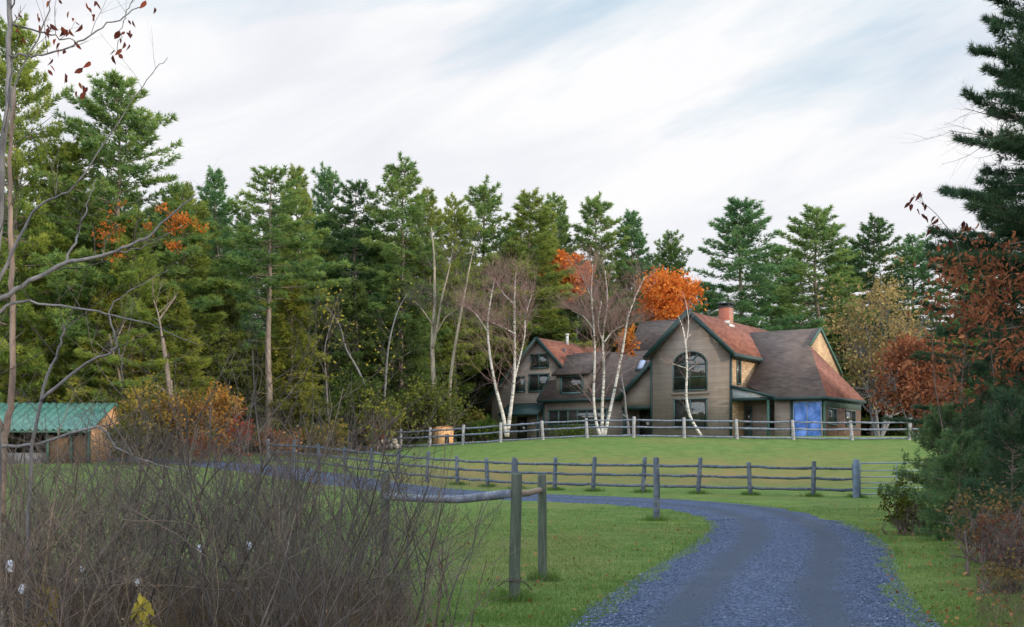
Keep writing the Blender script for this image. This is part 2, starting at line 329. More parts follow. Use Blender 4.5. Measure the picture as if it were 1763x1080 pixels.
def make_pine(seed, h=20.0, base=.35, W=3.6, step=.5, dens=26.0, bl=.28, bw=.05, nb=8, droop=.0, hemlock=False, ragged=.5, rtrunk=.2, power=.75, flat=1.0):
    rng = np.random.default_rng(seed)
    segs = []
    n = 14; lean = rng.normal(size=2) * .012 * h
    def axis(z): 
        t = z / h; return np.array([lean[0] * t * t + .06 * math.sin(z * .7 + seed), lean[1] * t * t + .06 * math.cos(z * .6 + seed), z])
    tr = MB(); zs = np.linspace(-.4, h, n)
    tr.tube([axis(z) for z in zs], [rtrunk * max(.06, 1 - max(z, 0) / h) ** .8 * (1.25 if z < .3 else 1) for z in zs], 8)
    P, D, L, Wd, T = [], [], [], [], []
    z = h * base; azg = rng.uniform(0, 6.28)
    gap = rng.uniform(0, 6.28, 6)
    while z < h * .985:
        t = (z - h * base) / (h * (1 - base))
        prof = (1 - t) ** power * min(1.0, .45 + t * 3.2) if not hemlock else (1 - t) ** .8 * min(1, .8 + t)
        k = rng.integers(4, 7) if t < .85 else rng.integers(3, 5)
        azg += rng.uniform(.3, 1.3)
        for i in range(k):
            az = azg + i * 2 * math.pi / k + rng.uniform(-.35, .35)
            ln = W * prof * (1 + ragged * rng.uniform(-.75, .55)) * (1 + .22 * math.sin(az * 2 + seed)) + .25
            if hemlock: el = R(rng.uniform(-12, 12) + 20 * t); curve = -.16
            else: el = R(rng.uniform(-8, 14) - 6 * (1 - t) + 42 * max(0, t - .45) ** 1.1 / .55); curve = .14
            if t < .12 and rng.random() < .35: ln *= .5
            d = np.array([math.cos(az) * math.cos(el), math.sin(az) * math.cos(el), math.sin(el)])
            p0 = axis(z + rng.uniform(-.2, .2)); perp = np.array([-math.sin(az), math.cos(az), 0]); up = np.array([0, 0, 1.0])
            ss = np.array([0, .35, .7, 1.0]); bp = p0 + d * (ln * ss)[:, None] + up * (curve * ln * ss ** 2)[:, None]
            rr = .012 + .009 * ln
            for q in range(3): segs.append((bp[q], bp[q + 1], rr * (1 - .3 * q), rr * (.7 - .3 * q) + .004))
            m = int(ln * dens * rng.uniform(.8, 1.2)) + 3
            s0 = .22 if hemlock else max(.18, .42 - .25 * t)
            s = s0 + (1 - s0) * rng.random(m) ** .85
            lat = rng.uniform(-1, 1, m) * ln * (.34 if not hemlock else .42) * (1.12 - s) * 1.1
            ver = rng.normal(size=m) * (.09 * flat if not hemlock else .12) - (np.abs(lat) * .25 if hemlock else -np.abs(lat) * .05)
            pos = p0 + d * (ln * s)[:, None] + up * (curve * ln * s ** 2 + ver)[:, None] + perp * lat[:, None]
            sg = np.sign(lat) * np.minimum(np.abs(lat) / (.2 * ln + .05), 1)
            base_d = d[None] * .75 + perp[None] * (sg * .7)[:, None] + up[None] * (.38 if not hemlock else -.1)
            tb = np.clip(rng.normal(.38, .17, m) + .16 * (s - .6), 0, 1) + rng.normal() * .07
            P.append(np.repeat(pos, nb, 0)); 
            dd = np.repeat(base_d, nb, 0) + rv(rng, m * nb) * (.85 if not hemlock else .6); D.append(nrm(dd))
            L.append(bl * rng.uniform(.6, 1.25, m * nb)); Wd.append(bw * rng.uniform(.7, 1.3, m * nb)); T.append(np.repeat(tb, nb) + rng.normal(size=m * nb) * .07)
        z += step * rng.uniform(.75, 1.3) * (1 if t < .8 else .65)
    for q in range(int(8 if not hemlock else 5)):     # short dead stubs on the bare part of the trunk
        zz = rng.uniform(.12, max(base, .2)) * h; az = rng.uniform(0, 6.28); ln = rng.uniform(.5, 1.6)
        p0 = axis(zz); segs.append((p0, p0 + np.array([math.cos(az) * ln, math.sin(az) * ln, rng.uniform(-.15, .2)]), .025, .006))
    P, D = np.concatenate(P), np.concatenate(D); L, Wd, T = map(np.concatenate, (L, Wd, T))
    v, f = blades(P, D, L, Wd, rng)
    crown = mesh('crown', v, [f], tint=np.clip(T, 0, 1))
    lm = segs_mesh('limbs', segs, 4)
    # trunk and its limbs are one wooden part
    tv = np.concatenate(tr.v); co = np.empty(len(lm.vertices) * 3, np.float32); lm.vertices.foreach_get('co', co)
    lf = np.empty(len(lm.loops), np.int32); lm.loops.foreach_get('vertex_index', lf)
    fs = [np.array(x) for kk, x in tr.f.items() if kk == 4] + [lf.reshape(-1, 4) + len(tv)] + [np.array(x) for kk, x in tr.f.items() if kk != 4]
    trunk = mesh('trunk', np.concatenate([tv, co.reshape(-1, 3)]), fs, smooth=True)
    bpy.data.meshes.remove(lm)
    return trunk, crown

def proto_tree(name, trunk, crown, bark, leaf, label, cat, loc=(0, 0, 0), group=None):
    e = empty(name, loc, label, cat, group)
    link('trunk', trunk, bark, e); link('crown', crown, leaf, e); return e

# ------------------------------------------------------------------ ground
def make_ground():
    xs = np.concatenate([-np.geomspace(60, 2500, 26)[::-1], np.arange(-59, 60, .9), np.geomspace(60, 2500, 26)])
    ys = np.concatenate([[-400, -150, -60, -20], np.arange(-5, 115, .8), np.geomspace(116, 3000, 26)])
    X, Y = np.meshgrid(xs, ys); Z = hgt(X, Y)
    v = np.stack([X, Y, Z], -1).reshape(-1, 3); nx = len(xs); i = np.arange(len(ys) - 1)[:, None] * nx + np.arange(nx - 1)[None]
    f = np.stack([i, i + 1, i + nx + 1, i + nx], -1).reshape(-1, 4)
    me = mesh('ground', v, [f], smooth=True)
    t = X / np.maximum(Y, 8)
    def sm(a, b, q): q = np.clip((q - a) / (b - a), 0, 1); return q * q * (3 - 2 * q)
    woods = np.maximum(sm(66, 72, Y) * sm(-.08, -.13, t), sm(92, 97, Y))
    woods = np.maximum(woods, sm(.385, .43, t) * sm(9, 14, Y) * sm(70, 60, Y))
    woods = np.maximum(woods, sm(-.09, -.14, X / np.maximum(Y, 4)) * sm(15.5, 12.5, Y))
    dry = sm(44, 48, Y) * sm(62, 51, Y) * sm(-.15, -.06, t) * sm(.4, .2, t) + .5 * sm(28, 22, Y) * sm(14, 17, Y) * sm(-.1, 0, t) * sm(.12, .05, t)
    for nm, arr in (('woods', woods), ('dry', dry)):
        a = me.attributes.new(nm, 'FLOAT', 'POINT'); a.data.foreach_set('value', arr.ravel().astype(np.float32))
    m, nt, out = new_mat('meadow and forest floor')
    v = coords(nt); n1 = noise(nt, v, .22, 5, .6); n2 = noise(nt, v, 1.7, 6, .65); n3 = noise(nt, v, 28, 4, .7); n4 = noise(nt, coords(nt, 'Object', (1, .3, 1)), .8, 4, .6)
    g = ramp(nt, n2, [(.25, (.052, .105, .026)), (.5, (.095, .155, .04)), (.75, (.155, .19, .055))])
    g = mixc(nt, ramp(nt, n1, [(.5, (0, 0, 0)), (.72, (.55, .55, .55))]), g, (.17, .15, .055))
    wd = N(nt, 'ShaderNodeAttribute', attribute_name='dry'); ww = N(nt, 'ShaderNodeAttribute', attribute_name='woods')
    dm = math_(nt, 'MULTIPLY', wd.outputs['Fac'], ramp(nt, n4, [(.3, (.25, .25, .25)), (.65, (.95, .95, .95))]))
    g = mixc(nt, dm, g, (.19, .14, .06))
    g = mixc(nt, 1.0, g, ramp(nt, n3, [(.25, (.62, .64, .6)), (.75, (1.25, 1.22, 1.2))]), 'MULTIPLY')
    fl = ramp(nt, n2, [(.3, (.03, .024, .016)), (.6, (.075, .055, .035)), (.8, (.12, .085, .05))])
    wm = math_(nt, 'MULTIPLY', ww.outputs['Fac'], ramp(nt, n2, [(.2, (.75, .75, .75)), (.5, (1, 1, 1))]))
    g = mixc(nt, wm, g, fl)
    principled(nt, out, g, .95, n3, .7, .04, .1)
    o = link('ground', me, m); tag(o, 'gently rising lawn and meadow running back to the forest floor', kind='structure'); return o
make_ground()

ROAD = [(.9, -6), (1.0, 0), (1.35, 5), (2.3, 11), (3.42, 15.5), (4.9, 20.5), (6.05, 25.5), (6.55, 29.5), (6.2, 32.8), (4.9, 35.4), (2.9, 37.4), (.6, 39.4), (-2.2, 42.2), (-5.2, 46.2), (-8.4, 50.8), (-12.2, 55.8), (-16.8, 60.6), (-24, 65), (-34, 68)]
def catmull(P, n=24):
    P = [np.array(p, float) for p in P]; P = [2 * P[0] - P[1]] + P + [2 * P[-1] - P[-2]]; o = []
    for i in range(1, len(P) - 2):
        for t in np.linspace(0, 1, n, endpoint=False):
            a, b, c, d = P[i - 1:i + 3]
            o.append(.5 * (2 * b + (c - a) * t + (2 * a - 5 * b + 4 * c - d) * t * t + (3 * b - a - 3 * c + d) * t ** 3))
    return np.array(o + [P[-2]])
RC = catmull(ROAD); RT = nrm(np.gradient(RC, axis=0)); RN = np.stack([RT[:, 1], -RT[:, 0]], 1)
RS = np.concatenate([[0], np.cumsum(np.linalg.norm(np.diff(RC, axis=0), axis=1))])
HALF = 1.62
def road_dist(x, y):
    x = np.asarray(x, float); y = np.asarray(y, float); out_ = np.full(x.shape, 1e9)
    for i in range(0, len(RC), 2): out_ = np.minimum(out_, (x - RC[i, 0]) ** 2 + (y - RC[i, 1]) ** 2)
    return np.sqrt(out_)
def make_road():
    rng = np.random.default_rng(5); K = 15; ts = np.linspace(-1, 1, K); rows = []; uv = []
    wl = np.convolve(rng.normal(size=len(RC)), np.hanning(7), 'same') * .06; wr = np.convolve(rng.normal(size=len(RC)), np.hanning(7), 'same') * .06
    for i in range(len(RC)):
        for t in ts:
            w = HALF + (wl[i] if t < 0 else wr[i]) * abs(t)
            x, y = RC[i] + RN[i] * t * w
            crown = .05 * (1 - t * t) - .035 * (math.exp(-((abs(t) - .42) / .14) ** 2))
            rows.append((x, y, H(x, y) + .03 + crown - .05 * abs(t) ** 8)); uv.append((t, RS[i]))
    i = np.arange(len(RC) - 1)[:, None] * K + np.arange(K - 1)[None]
    f = np.stack([i, i + 1, i + K + 1, i + K], -1).reshape(-1, 4)
    m, nt, out = new_mat('blue-grey gravel drive')
    tc = N(nt, 'ShaderNodeTexCoord'); sx = N(nt, 'ShaderNodeSeparateXYZ'); nt.links.new(tc.outputs['UV'], sx.inputs[0])
    v = coords(nt); n1 = noise(nt, v, .9, 5, .6); n2 = noise(nt, v, 55, 3, .7)
    vo = N(nt, 'ShaderNodeTexVoronoi', Scale=34.0); nt.links.new(v, vo.inputs['Vector'])
    at_ = math_(nt, 'ABSOLUTE', sx.outputs['X'])
    wob = math_(nt, 'MULTIPLY', math_(nt, 'SUBTRACT', n1, .5), .35)
    dd = math_(nt, 'ABSOLUTE', math_(nt, 'SUBTRACT', math_(nt, 'ADD', at_, wob), .43))
    track = ramp(nt, dd, [(.1, (1, 1, 1)), (.26, (0, 0, 0))])
    st = ramp(nt, vo.outputs['Color'], [(.1, (.022, .033, .066)), (.5, (.05, .071, .134)), (.9, (.12, .16, .27))])
    pk = ramp(nt, n2, [(.3, (.038, .053, .085)), (.7, (.066, .085, .125))])
    c = mixc(nt, math_(nt, 'MULTIPLY', track, .88), st, pk)
    c = mixc(nt, 1.0, c, ramp(nt, n1, [(.3, (.94, .95, .96)), (.7, (1.05, 1.05, 1.05))]), 'MULTIPLY')
    hgt_ = math_(nt, 'ADD', math_(nt, 'MULTIPLY', vo.outputs['Distance'], -1.0), n2)
    principled(nt, out, c, .9, hgt_, .8, .03, .2)
    o = link('gravel_road', mesh('gravel_road', rows, [f], smooth=True, uv=uv), m)
    tag(o, 'curving blue-grey gravel drive with two smoother wheel tracks', kind='structure')
    # loose stones on the near stretch: nobody could count them
    n = 26000; y = 9 + 24 * rng.random(n) ** 1.8; t = rng.normal(size=n); idx = np.searchsorted(RC[:150 * 2, 1], np.minimum(y, 29)); idx = np.clip(idx, 0, len(RC) - 1)
    t = np.clip(np.where(rng.random(n) < .3, rng.normal(0, .12, n), np.where(rng.random(n) < .5, rng.normal(.86, .13, n), rng.normal(-.86, .13, n))), -1.0, 1.0)
    p = RC[idx] + RN[idx] * (t * HALF)[:, None] + rng.normal(size=(n, 2)) * .05
    z = hgt(p[:, 0], p[:, 1]) + .035 + .04 * (1 - np.clip(np.abs(t), 0, 1) ** 2)
    s = rng.uniform(.006, .016, n); s[rng.random(n) < .03] *= 1.6
    oc = np.array([(1, 0, 0), (0, 1, 0), (-1, 0, 0), (0, -1, 0), (0, 0, .7), (0, 0, -.4)], float)
    ang = rng.uniform(0, 6.28, n); ca, sa = np.cos(ang), np.sin(ang); k = oc[None] * rng.uniform(.6, 1.3, (n, 6, 1))
    vx = k[..., 0] * ca[:, None] - k[..., 1] * sa[:, None]; vy = k[..., 0] * sa[:, None] + k[..., 1] * ca[:, None]
    vv = np.stack([vx * s[:, None] + p[:, :1], vy * s[:, None] + p[:, 1:], k[..., 2] * s[:, None] + z[:, None]], -1).reshape(-1, 3)
    fc = np.array([(0,1,4),(1,2,4),(2,3,4),(3,0,4)]); ff = (fc[None] + np.arange(n)[:, None, None] * 6).reshape(-1, 3)
    g = link('gravel', mesh('gravel', vv, [ff], tint=np.repeat(np.clip(rng.normal(.45, .22, n), 0, 1), 4)), M['stone'])
    tag(g, 'loose blue-grey stones along the middle and edges of the drive', 'gravel', kind='stuff')
make_road()

def grass_patch(name, n, seed, ymin, ymax, tmin, tmax, hmin, hmax, w, mat, label, cat, pred=None, power=1.6, lean=.35):
    rng = np.random.default_rng(seed)
    y = ymin + (ymax - ymin) * rng.random(n) ** power; x = y * rng.uniform(tmin, tmax, n)
    keep = np.ones(n, bool) if pred is None else pred(x, y, rng)
    x, y = x[keep], y[keep]; k = len(x)
    pos = np.stack([x, y, hgt(x, y) - .01], 1)
    clump = .5 + .5 * np.sin(x * 1.9 + np.sin(y * 1.3) * 2) * np.sin(y * 2.3 + x)
    d = np.stack([rng.normal(size=k) * lean, rng.normal(size=k) * lean, np.ones(k)], 1)
    v, f = blades(pos, nrm(d), rng.uniform(hmin, hmax, k) * (.6 + .6 * clump), w * rng.uniform(.6, 1.3, k) * (1 + y * .03), rng)
    o = link(name, mesh(name, v, [f], tint=np.clip(rng.normal(.42, .16, k) + .18 * (clump - .5), 0, 1)), mat)
    return tag(o, label, cat, kind='stuff')
grass_patch('grass', 230000, 11, 9.5, 34, -.2, .46, .018, .07, .006, M['grass'], 'short green lawn grass beside the gravel drive', 'grass',
            lambda x, y, r: (road_dist(x, y) > HALF - .05 + r.normal(size=len(x)) * .12) & (x / y < .44))
grass_patch('dead_grass', 16000, 13, 9.5, 30, -.2, .44, .015, .06, .009, M['drygrass'], 'dead brown grass and litter where lawn meets gravel', 'grass',
            lambda x, y, r: np.abs(road_dist(x, y) - HALF - .02) < np.abs(r.normal(size=len(x))) * .13, 1.4, .9)
grass_patch('rough_grass', 26000, 12, 9.5, 42, -.2, .44, .05, .16, .008, M['grass'], 'longer rough grass fringing the edges of the drive', 'grass',
            lambda x, y, r: np.abs(road_dist(x, y) - HALF - .1) < np.abs(r.normal(size=len(x))) * .22, 1.4)

# ------------------------------------------------------------------ house
HB = 2.98
house = empty('house', (12.22, 79.63, HB), 'large grey clapboard house with steep gables and red-brown roofs on the rise', 'house', rz=math.atan2(-.553, .833))
def hp(name, mb, mat, parent=None, **kw): return mb.build(name, mat, parent or house, **kw)
def wall(poly_uz, v0, v1, mat='wall', name='wall'):
    b = MB(); b.prism([(u, v0, z) for u, z in poly_uz], (0, v1 - v0, 0)); return hp(name, b, M[mat])
# main gable block: facade in grey, long right-hand side in cedar shingles coloured as sunlit
wall([(-2.95, -.5), (2.95, -.5), (2.95, 5.72), (0, 8.46), (-2.95, 5.72)], 0, .3)
b = MB(); b.box((2.65, .302, -.5), (2.96, 14, 5.75)); hp('side_wall', b, M['cedar'])
b = MB(); b.prism([(-2.95, 14, -.5), (2.95, 14, -.5), (2.95, 14, 5.72), (0, 14, 8.46), (-2.95, 14, 5.72)], (0, -.3, 0)); hp('wall', b, M['wall'])
def roof(poly, mat, th=.16):
    b = MB(); b.slab(poly, th); return hp('roof', b, M[mat])
SL = .93
def zr(u): return 8.72 - SL * abs(u)
roof([(0, -.35, zr(0)), (3.3, -.35, zr(3.3)), (3.3, 14.4, zr(3.3)), (0, 14.4, zr(0))], 'roof_sunlit')
roof([(-.002, -.35, zr(0)), (-3.3, -.35, zr(3.3)), (-3.3, 1.0, zr(3.3)), (-.002, 1.0, zr(0))], 'roof_shaded')
roof([(-.002, 1.003, zr(0)), (-6.15, 1.003, zr(6.15)), (-6.15, 14.4, zr(6.15)), (-.002, 14.4, zr(0))], 'roof_shaded')
b = MB()                                                     # rake boards and eave fascia
for s in (1, -1):
    b.bar((0, -.4, zr(0) - .02), (s * 3.36, -.4, zr(3.36) - .02), .06, .34)
hp('rake_board', b, M['trim'])
b = MB(); b.bar((3.34, -.36, zr(3.34) - .06), (3.34, 14.3, zr(3.34) - .06), .05, .3); hp('gutter', b, M['trim'])
b = MB(); b.bar((-3.3, .96, zr(3.3) - .05), (-6.2, .96, zr(6.2) - .05), .06, .3); hp('rake_board', b, M['trim'])
b = MB(); b.box((2.9, -.05, -.4), (3.02, .07, 5.7)); hp('corner_board', b, M['trim'])
b = MB(); b.box((-3.02, -.05, -.4), (-2.9, .07, 5.7)); hp('corner_board', b, M['trim'])
# saltbox section left of the main gable, above a recessed porch
wall([(-6.0, 2.35), (-2.955, 2.35), (-2.955, 5.78), (-6.0, 2.95)], 1.3, 1.5)
wall([(-6.0, -.5), (-2.955, -.5), (-2.955, 2.45), (-6.0, 2.45)], 3.2, 3.4)
b = MB(); b.box((-5.95, 1.22, 2.15), (-2.96, 1.42, 2.38)); hp('porch_beam', b, M['trim'])
b = MB(); b.box((-5.9, 1.3, -.4), (-5.75, 1.45, 2.15)); hp('porch_post', b, M['trim'])
# glazed things
def window(u0, u1, z0, z1, v, nm=1, nn=0, fr=.09, mat='frame', arch=0.0, side=None):
    """frame part with mullions and a pane sub-part; side=u turns it to the wall that faces +u"""
    def q(u, d, z): return (u, v - d, z) if side is None else (side + d, u, z)
    def bx(mb, a0, a1, z0_, z1_, d0, d1):
        p, r = q(a0, d0, z0_), q(a1, d1, z1_)
        mb.box(tuple(min(p[i], r[i]) for i in range(3)), tuple(max(p[i], r[i]) for i in range(3)))
    f = MB(); zt = z1 - arch
    bx(f, u0 - fr, u0, z0 - fr, zt, .0, .07); bx(f, u1, u1 + fr, z0 - fr, zt, .0, .07); bx(f, u0, u1, z0 - fr, z0, .0, .1)
    if not arch: bx(f, u0 - fr, u1 + fr, z1, z1 + fr, .0, .072)
    else:
        bx(f, u0, u1, zt - .05, zt + .05, 0, .06); c, w = (u0 + u1) / 2, (u1 - u0) / 2
        pts = [q(c - (w + fr / 2) * math.cos(t), .035, zt + (arch + fr / 2) * math.sin(t)) for t in np.linspace(0, math.pi, 17)]
        for a, e in zip(pts, pts[1:]): f.bar(a, e, fr, .07, (0, 1, 0))
        for t in (R(60), R(120)): f.bar(q(c - .45 * math.cos(t), .03, zt + .3 * math.sin(t)), q(c - w * math.cos(t), .03, zt + arch * math.sin(t)), .05, .05, (0, 1, 0))
        pts = [q(c - .45 * math.cos(t), .03, zt + .32 * math.sin(t)) for t in np.linspace(0, math.pi, 9)]
        for a, e in zip(pts, pts[1:]): f.bar(a, e, .05, .05, (0, 1, 0))
    for i in range(1, nm): x = u0 + (u1 - u0) * i / nm; bx(f, x - fr * .45, x + fr * .45, z0, zt, .0, .065)
    for i in range(1, nn + 1): y = z0 + (zt - z0) * i / (nn + 1); bx(f, u0, u1, y - .03, y + .03, .0, .06)
    fo = hp('window', f, M[mat])
    g = MB(); poly = [(u0, z0), (u1, z0), (u1, zt)]
    if arch:
        c, w = (u0 + u1) / 2, (u1 - u0) / 2; poly += [(c + w * math.cos(t), zt + arch * math.sin(t)) for t in np.linspace(0, math.pi, 17)[1:-1]]
    poly += [(u0, zt)]
    vec = (0, -.02, 0) if side is None else (.02, 0, 0)
    g.prism([q(a, .008, z) for a, z in poly], vec); g.build('pane', M['glass'], fo); return fo
window(-1.2, 1.19, 3.36, 5.92, 0, 2, 1, mat='frame', arch=.82)
window(-1.15, 1.19, .75, 2.66, 0, 2, 0)
b = MB(); b.box((-1.4, -.08, 3.0), (1.4, -.002, 3.16)); hp('belt_board', b, M['wall'])
window(-5.5, -4.5, .1, 2.15, 3.2, 1, 0); window(-4.3, -3.3, .1, 2.15, 3.2, 1, 0)
window(1.05, 1.6, 3.75, 5.3, 0, 1, 0, side=2.96)
# low left wing
wall([(-13.0, -.5), (-6.0, -.5), (-6.0, 3.0), (-13.0, 3.0)], 1.9, 2.1)
b = MB(); b.box((-6.2, 2.1, -.5), (-6.0, 8, 3.0)); hp('wall', b, M['wall'])
k = 1.08
def zf(v): return 3.05 + k * (v - 1.5)
roof([(-13.35, 1.5, zf(1.5)), (-5.2, 1.5, zf(1.5)), (-3.5, 4.9, zf(4.9)), (-13.35, 4.9, zf(4.9))], 'roof_shaded')
roof([(-13.35, 4.903, zf(4.9)), (-7.5, 4.903, zf(4.9)), (-7.5, 8.3, zf(1.5)), (-13.35, 8.3, zf(1.5))], 'roof_shaded')
roof([(-7.55, 4.903, zf(4.903)), (-3.5, 4.903, zf(4.903)), (-.4, 7.2, zf(7.2)), (-7.55, 7.2, zf(7.2))], 'roof_shaded')
roof([(-7.55, 7.203, zf(7.2)), (-.4, 7.203, zf(7.2)), (-.4, 11.6, zf(2.9)), (-7.55, 11.6, zf(2.9))], 'roof_shaded')
b = MB(); b.prism([(-7.45, 4.6, 5.5), (-7.45, 9.4, 5.5), (-7.45, 7.2, zf(7.2) - .2)], (.2, 0, 0)); hp('wall', b, M['wall'])
b = MB(); b.bar((-13.3, 1.46, zf(1.5) - .08), (-5.6, 1.46, zf(1.5) - .08), .05, .2); hp('gutter', b, M['trim'])
b = MB(); b.bar((-13.38, 1.5, zf(1.5) - .08), (-13.38, 4.9, zf(4.9) - .08), .06, .26); hp('rake_board', b, M['trim'])
window(-12.5, -7.6, 1.2, 2.2, 1.9, 6, 0, .14)
b = MB(); b.box((-13.06, 1.84, -.4), (-12.94, 1.96, 3.0)); hp('corner_board', b, M['trim'])
wall([(-11.95, 3.2), (-9.2, 3.2), (-9.2, 5.02), (-11.95, 5.02)], 1.95, 2.05)     # wall dormer
b = MB()
for u in (-11.9, -9.25): b.prism([(u, 2.06, 3.5), (u, 2.06, 4.98), (u, 4.6, 6.2)], (.08, 0, 0))
hp('dormer_cheek', b, M['wall'])
roof([(-12.2, 1.62, 4.98), (-8.9, 1.62, 4.98), (-8.9, 4.95, 6.83), (-12.2, 4.95, 6.83)], 'roof_shaded', .14)
window(-11.4, -9.75, 3.62, 4.75, 1.95, 1, 0, .2)
b = MB(); sk = [(-5.98, 3.35), (-5.35, 3.35), (-5.35, 4.15), (-5.98, 4.15)]; b.prism([(u, v, zf(v) + .03) for u, v in sk], (0, -.05, .05)); so = hp('skylight', b, M['darkmetal'])
m, nt, out = new_mat('skylight glass with painted reflection'); principled(nt, out, ramp(nt, noise(nt, coords(nt), 2.0), [(.3, (.25, .32, .5)), (.7, (.45, .52, .68))]), .15, spec=.8); M['skyglass'] = m  # reflected sky painted as a pale blue base colour
b = MB(); b.prism([(u + .0, v, zf(v) + .1) for u, v in [(-5.9, 3.45), (-5.43, 3.45), (-5.43, 4.05), (-5.9, 4.05)]], (0, -.02, .02)); b.build('pane', M['skyglass'], so)
# far left gable
LU, LP = -14.15, 7.98
def zl(u): return LP - 1.02 * abs(u - LU)
wall([(-18.6, -.5), (-12.2, -.5), (-12.2, zl(-12.2) - .2), (LU, LP - .22), (-18.6, zl(-18.6) - .2)], 3, 3.25)
roof([(LU, 2.6, LP), (-11.9, 2.6, zl(-11.9)), (-11.9, 13, zl(-11.9)), (LU, 13, LP)], 'roof_sunlit')
roof([(LU - .002, 2.6, LP), (-19.6, 2.6, zl(-19.6)), (-19.6, 13, zl(-19.6)), (LU - .002, 13, LP)], 'roof_shaded')
b = MB(); b.bar((LU, 2.56, LP - .04), (-11.85, 2.56, zl(-11.85) - .04), .06, .3); b.bar((LU, 2.56, LP - .04), (-19.65, 2.56, zl(-19.65) - .04), .06, .22); hp('rake_board', b, M['trim'])
b = MB(); b.prism([(-12.3, 3.0, -.5), (-12.3, 13, -.5), (-12.3, 13, 5.6), (-12.3, 3.0, 5.6)], (.12, 0, 0)); hp('wall', b, M['wall'])
roof([(-19.55, 5.0, zl(-19.55) - .01), (-24.2, 5.0, .7), (-24.2, 12, .7), (-19.55, 12, zl(-19.55) - .01)], 'roof_shaded')
b = MB(); b.box((-23.6, 6.0, -.5), (-18.6, 6.2, 1.0)); hp('wall', b, M['wall'])
window(-14.85, -13.36, 5.7, 6.65, 3, 2, 0, .12); window(-15.0, -13.3, 3.9, 5.1, 3, 2, 0, .12); window(-16.3, -15.5, 3.9, 5.0, 3, 1, 0, .1)
b = MB(); b.slab([(-16.9, 1.5, 2.15), (-13.3, 1.5, 2.15), (-13.3, 2.98, 2.95), (-16.9, 2.98, 2.95)], .14); b.bar((-16.9, 1.48, 2.05), (-13.3, 1.48, 2.05), .06, .24); hp('porch_roof', b, M['trim'])
b = MB(); b.box((-16.1, 2.9, -.4), (-15.2, 2.99, 1.85)); d = hp('door', b, M['void']); b = MB(); b.box((-16.0, 2.85, .1), (-15.3, 2.895, 1.75)); b.build('pane', M['glass'], d)
for u in (-16.8, -13.42):
    b = MB(); b.box((u, 1.5, -.4), (u + .12, 1.62, 2.0)); hp('porch_post', b, M['trim'])
b = MB(); b.box((-15.0, 2.6, -.4), (-13.45, 2.7, 1.9)); hp('screen_wall', b, M['wall'])
b = MB(); b.tube([(-14.0, 7, 7.6), (-14.0, 7, 8.5)], .12, 10); b.tube([(-14.0, 7, 8.5), (-14.0, 7, 8.65)], .16, 10); hp('vent_pipe', b, M['white'])
b = MB(); b.tube([(-13.2, 5.2, 6.6), (-13.2, 5.2, 7.3)], .09, 8); hp('vent_pipe', b, M['darkmetal'])
# right wing: big dark slope, hipped skirt, gablet end
def zw(v): return 2.65 + .622 * v
roof([(.5, 8.6, zw(8.6)), (6.2, 8.6, zw(8.6)), (6.2, 6.3, zw(6.3)), (9.6, -.15, zw(-.15)), (6.1, -.15, zw(-.15)), (3.45, 1.55, zw(1.55)), (3.15, 4.8, zw(4.8))], 'roof_shaded', .14)
roof([(.5, 8.603, zw(8.6)), (6.2, 8.603, zw(8.6)), (6.2, 15, 4.0), (.5, 15, 4.0)], 'roof_shaded', .14)
A, B_, C_, D_ = (6.203, 6.3, zw(6.3)), (9.603, -.15, zw(-.15)), (9.6, 8.0, 2.65), (6.203, 12.6, 4.95)
b = MB(); b.slab([A, B_, C_], .12); b.slab([A, C_, D_], .12); hp('roof', b, M['roof_sunlit'])
b = MB(); b.prism([(6.0, 8.6, zw(8.6) - .12), (6.0, 5.6, 6.0), (6.0, 13.5, 4.6)], (.15, 0, 0)); hp('gable_wall', b, M['cedar'])
b = MB(); b.bar((6.24, 8.6, zw(8.6) - .03), (6.24, 6.3, zw(6.3) - .03), .06, .22); b.bar((6.24, 8.6, zw(8.6) - .03), (6.24, 13.4, 5.0), .06, .2); hp('rake_board', b, M['greenpost'])
wall([(5.95, -.5), (7.2, -.5), (7.2, 2.55), (5.95, 2.55)], .25, .45)
wall([(7.2, 2.38), (9.3, 2.38), (9.3, 2.58), (7.2, 2.58)], .25, .45)
b = MB(); b.box((9.1, .25, 2.0), (9.3, 8, 2.58)); hp('side_band', b, M['frame'])
b = MB(); b.box((9.12, .455, -.5), (9.28, 8, 1.998)); hp('side_wall', b, M['sidewall'])
window(1.0, 2.6, .9, 1.85, 0, 2, 0, side=9.28); window(4.6, 6.6, .9, 1.85, 0, 2, 0, side=9.28)
b = MB(); b.bar((6.05, -.2, 2.52), (9.6, -.2, 2.52), .06, .2); hp('gutter', b, M['trim'])
b = MB(); b.bar((9.64, -.15, 2.5), (9.64, 8.0, 2.56), .06, .2); hp('gutter', b, M['trim'])
b = MB(); b.box((7.05, .17, -.4), (7.22, .247, 2.4)); hp('door_frame', b, M['trim'])
b = MB(); b.box((9.2, .17, -.4), (9.36, .247, 2.4)); hp('door_frame', b, M['greenpost'])
b = MB(); b.box((7.25, .36, -.4), (9.05, .4, 2.35)); hp('garage_door', b, M['void'])
b = MB(); b.slab([(2.97, -.12, 3.55), (6.25, -.12, 2.66), (6.25, 1.9, 2.66), (2.97, 1.9, 3.55)], .12); b.bar((2.97, -.15, 3.5), (6.25, -.15, 2.62), .06, .18); hp('porch_roof', b, M['trim'])
b = MB(); b.prism([(2.98, .06, 2.68), (5.7, .06, 2.68), (2.98, .06, 3.38)], (0, .06, 0)); hp('porch_gable', b, M['soffit'])
b = MB(); b.box((2.98, 0, 2.48), (6.1, .16, 2.66)); hp('porch_beam', b, M['trim'])
b = MB(); b.box((5.5, 0, -.4), (5.66, .16, 2.48)); hp('porch_post', b, M['greenpost'])
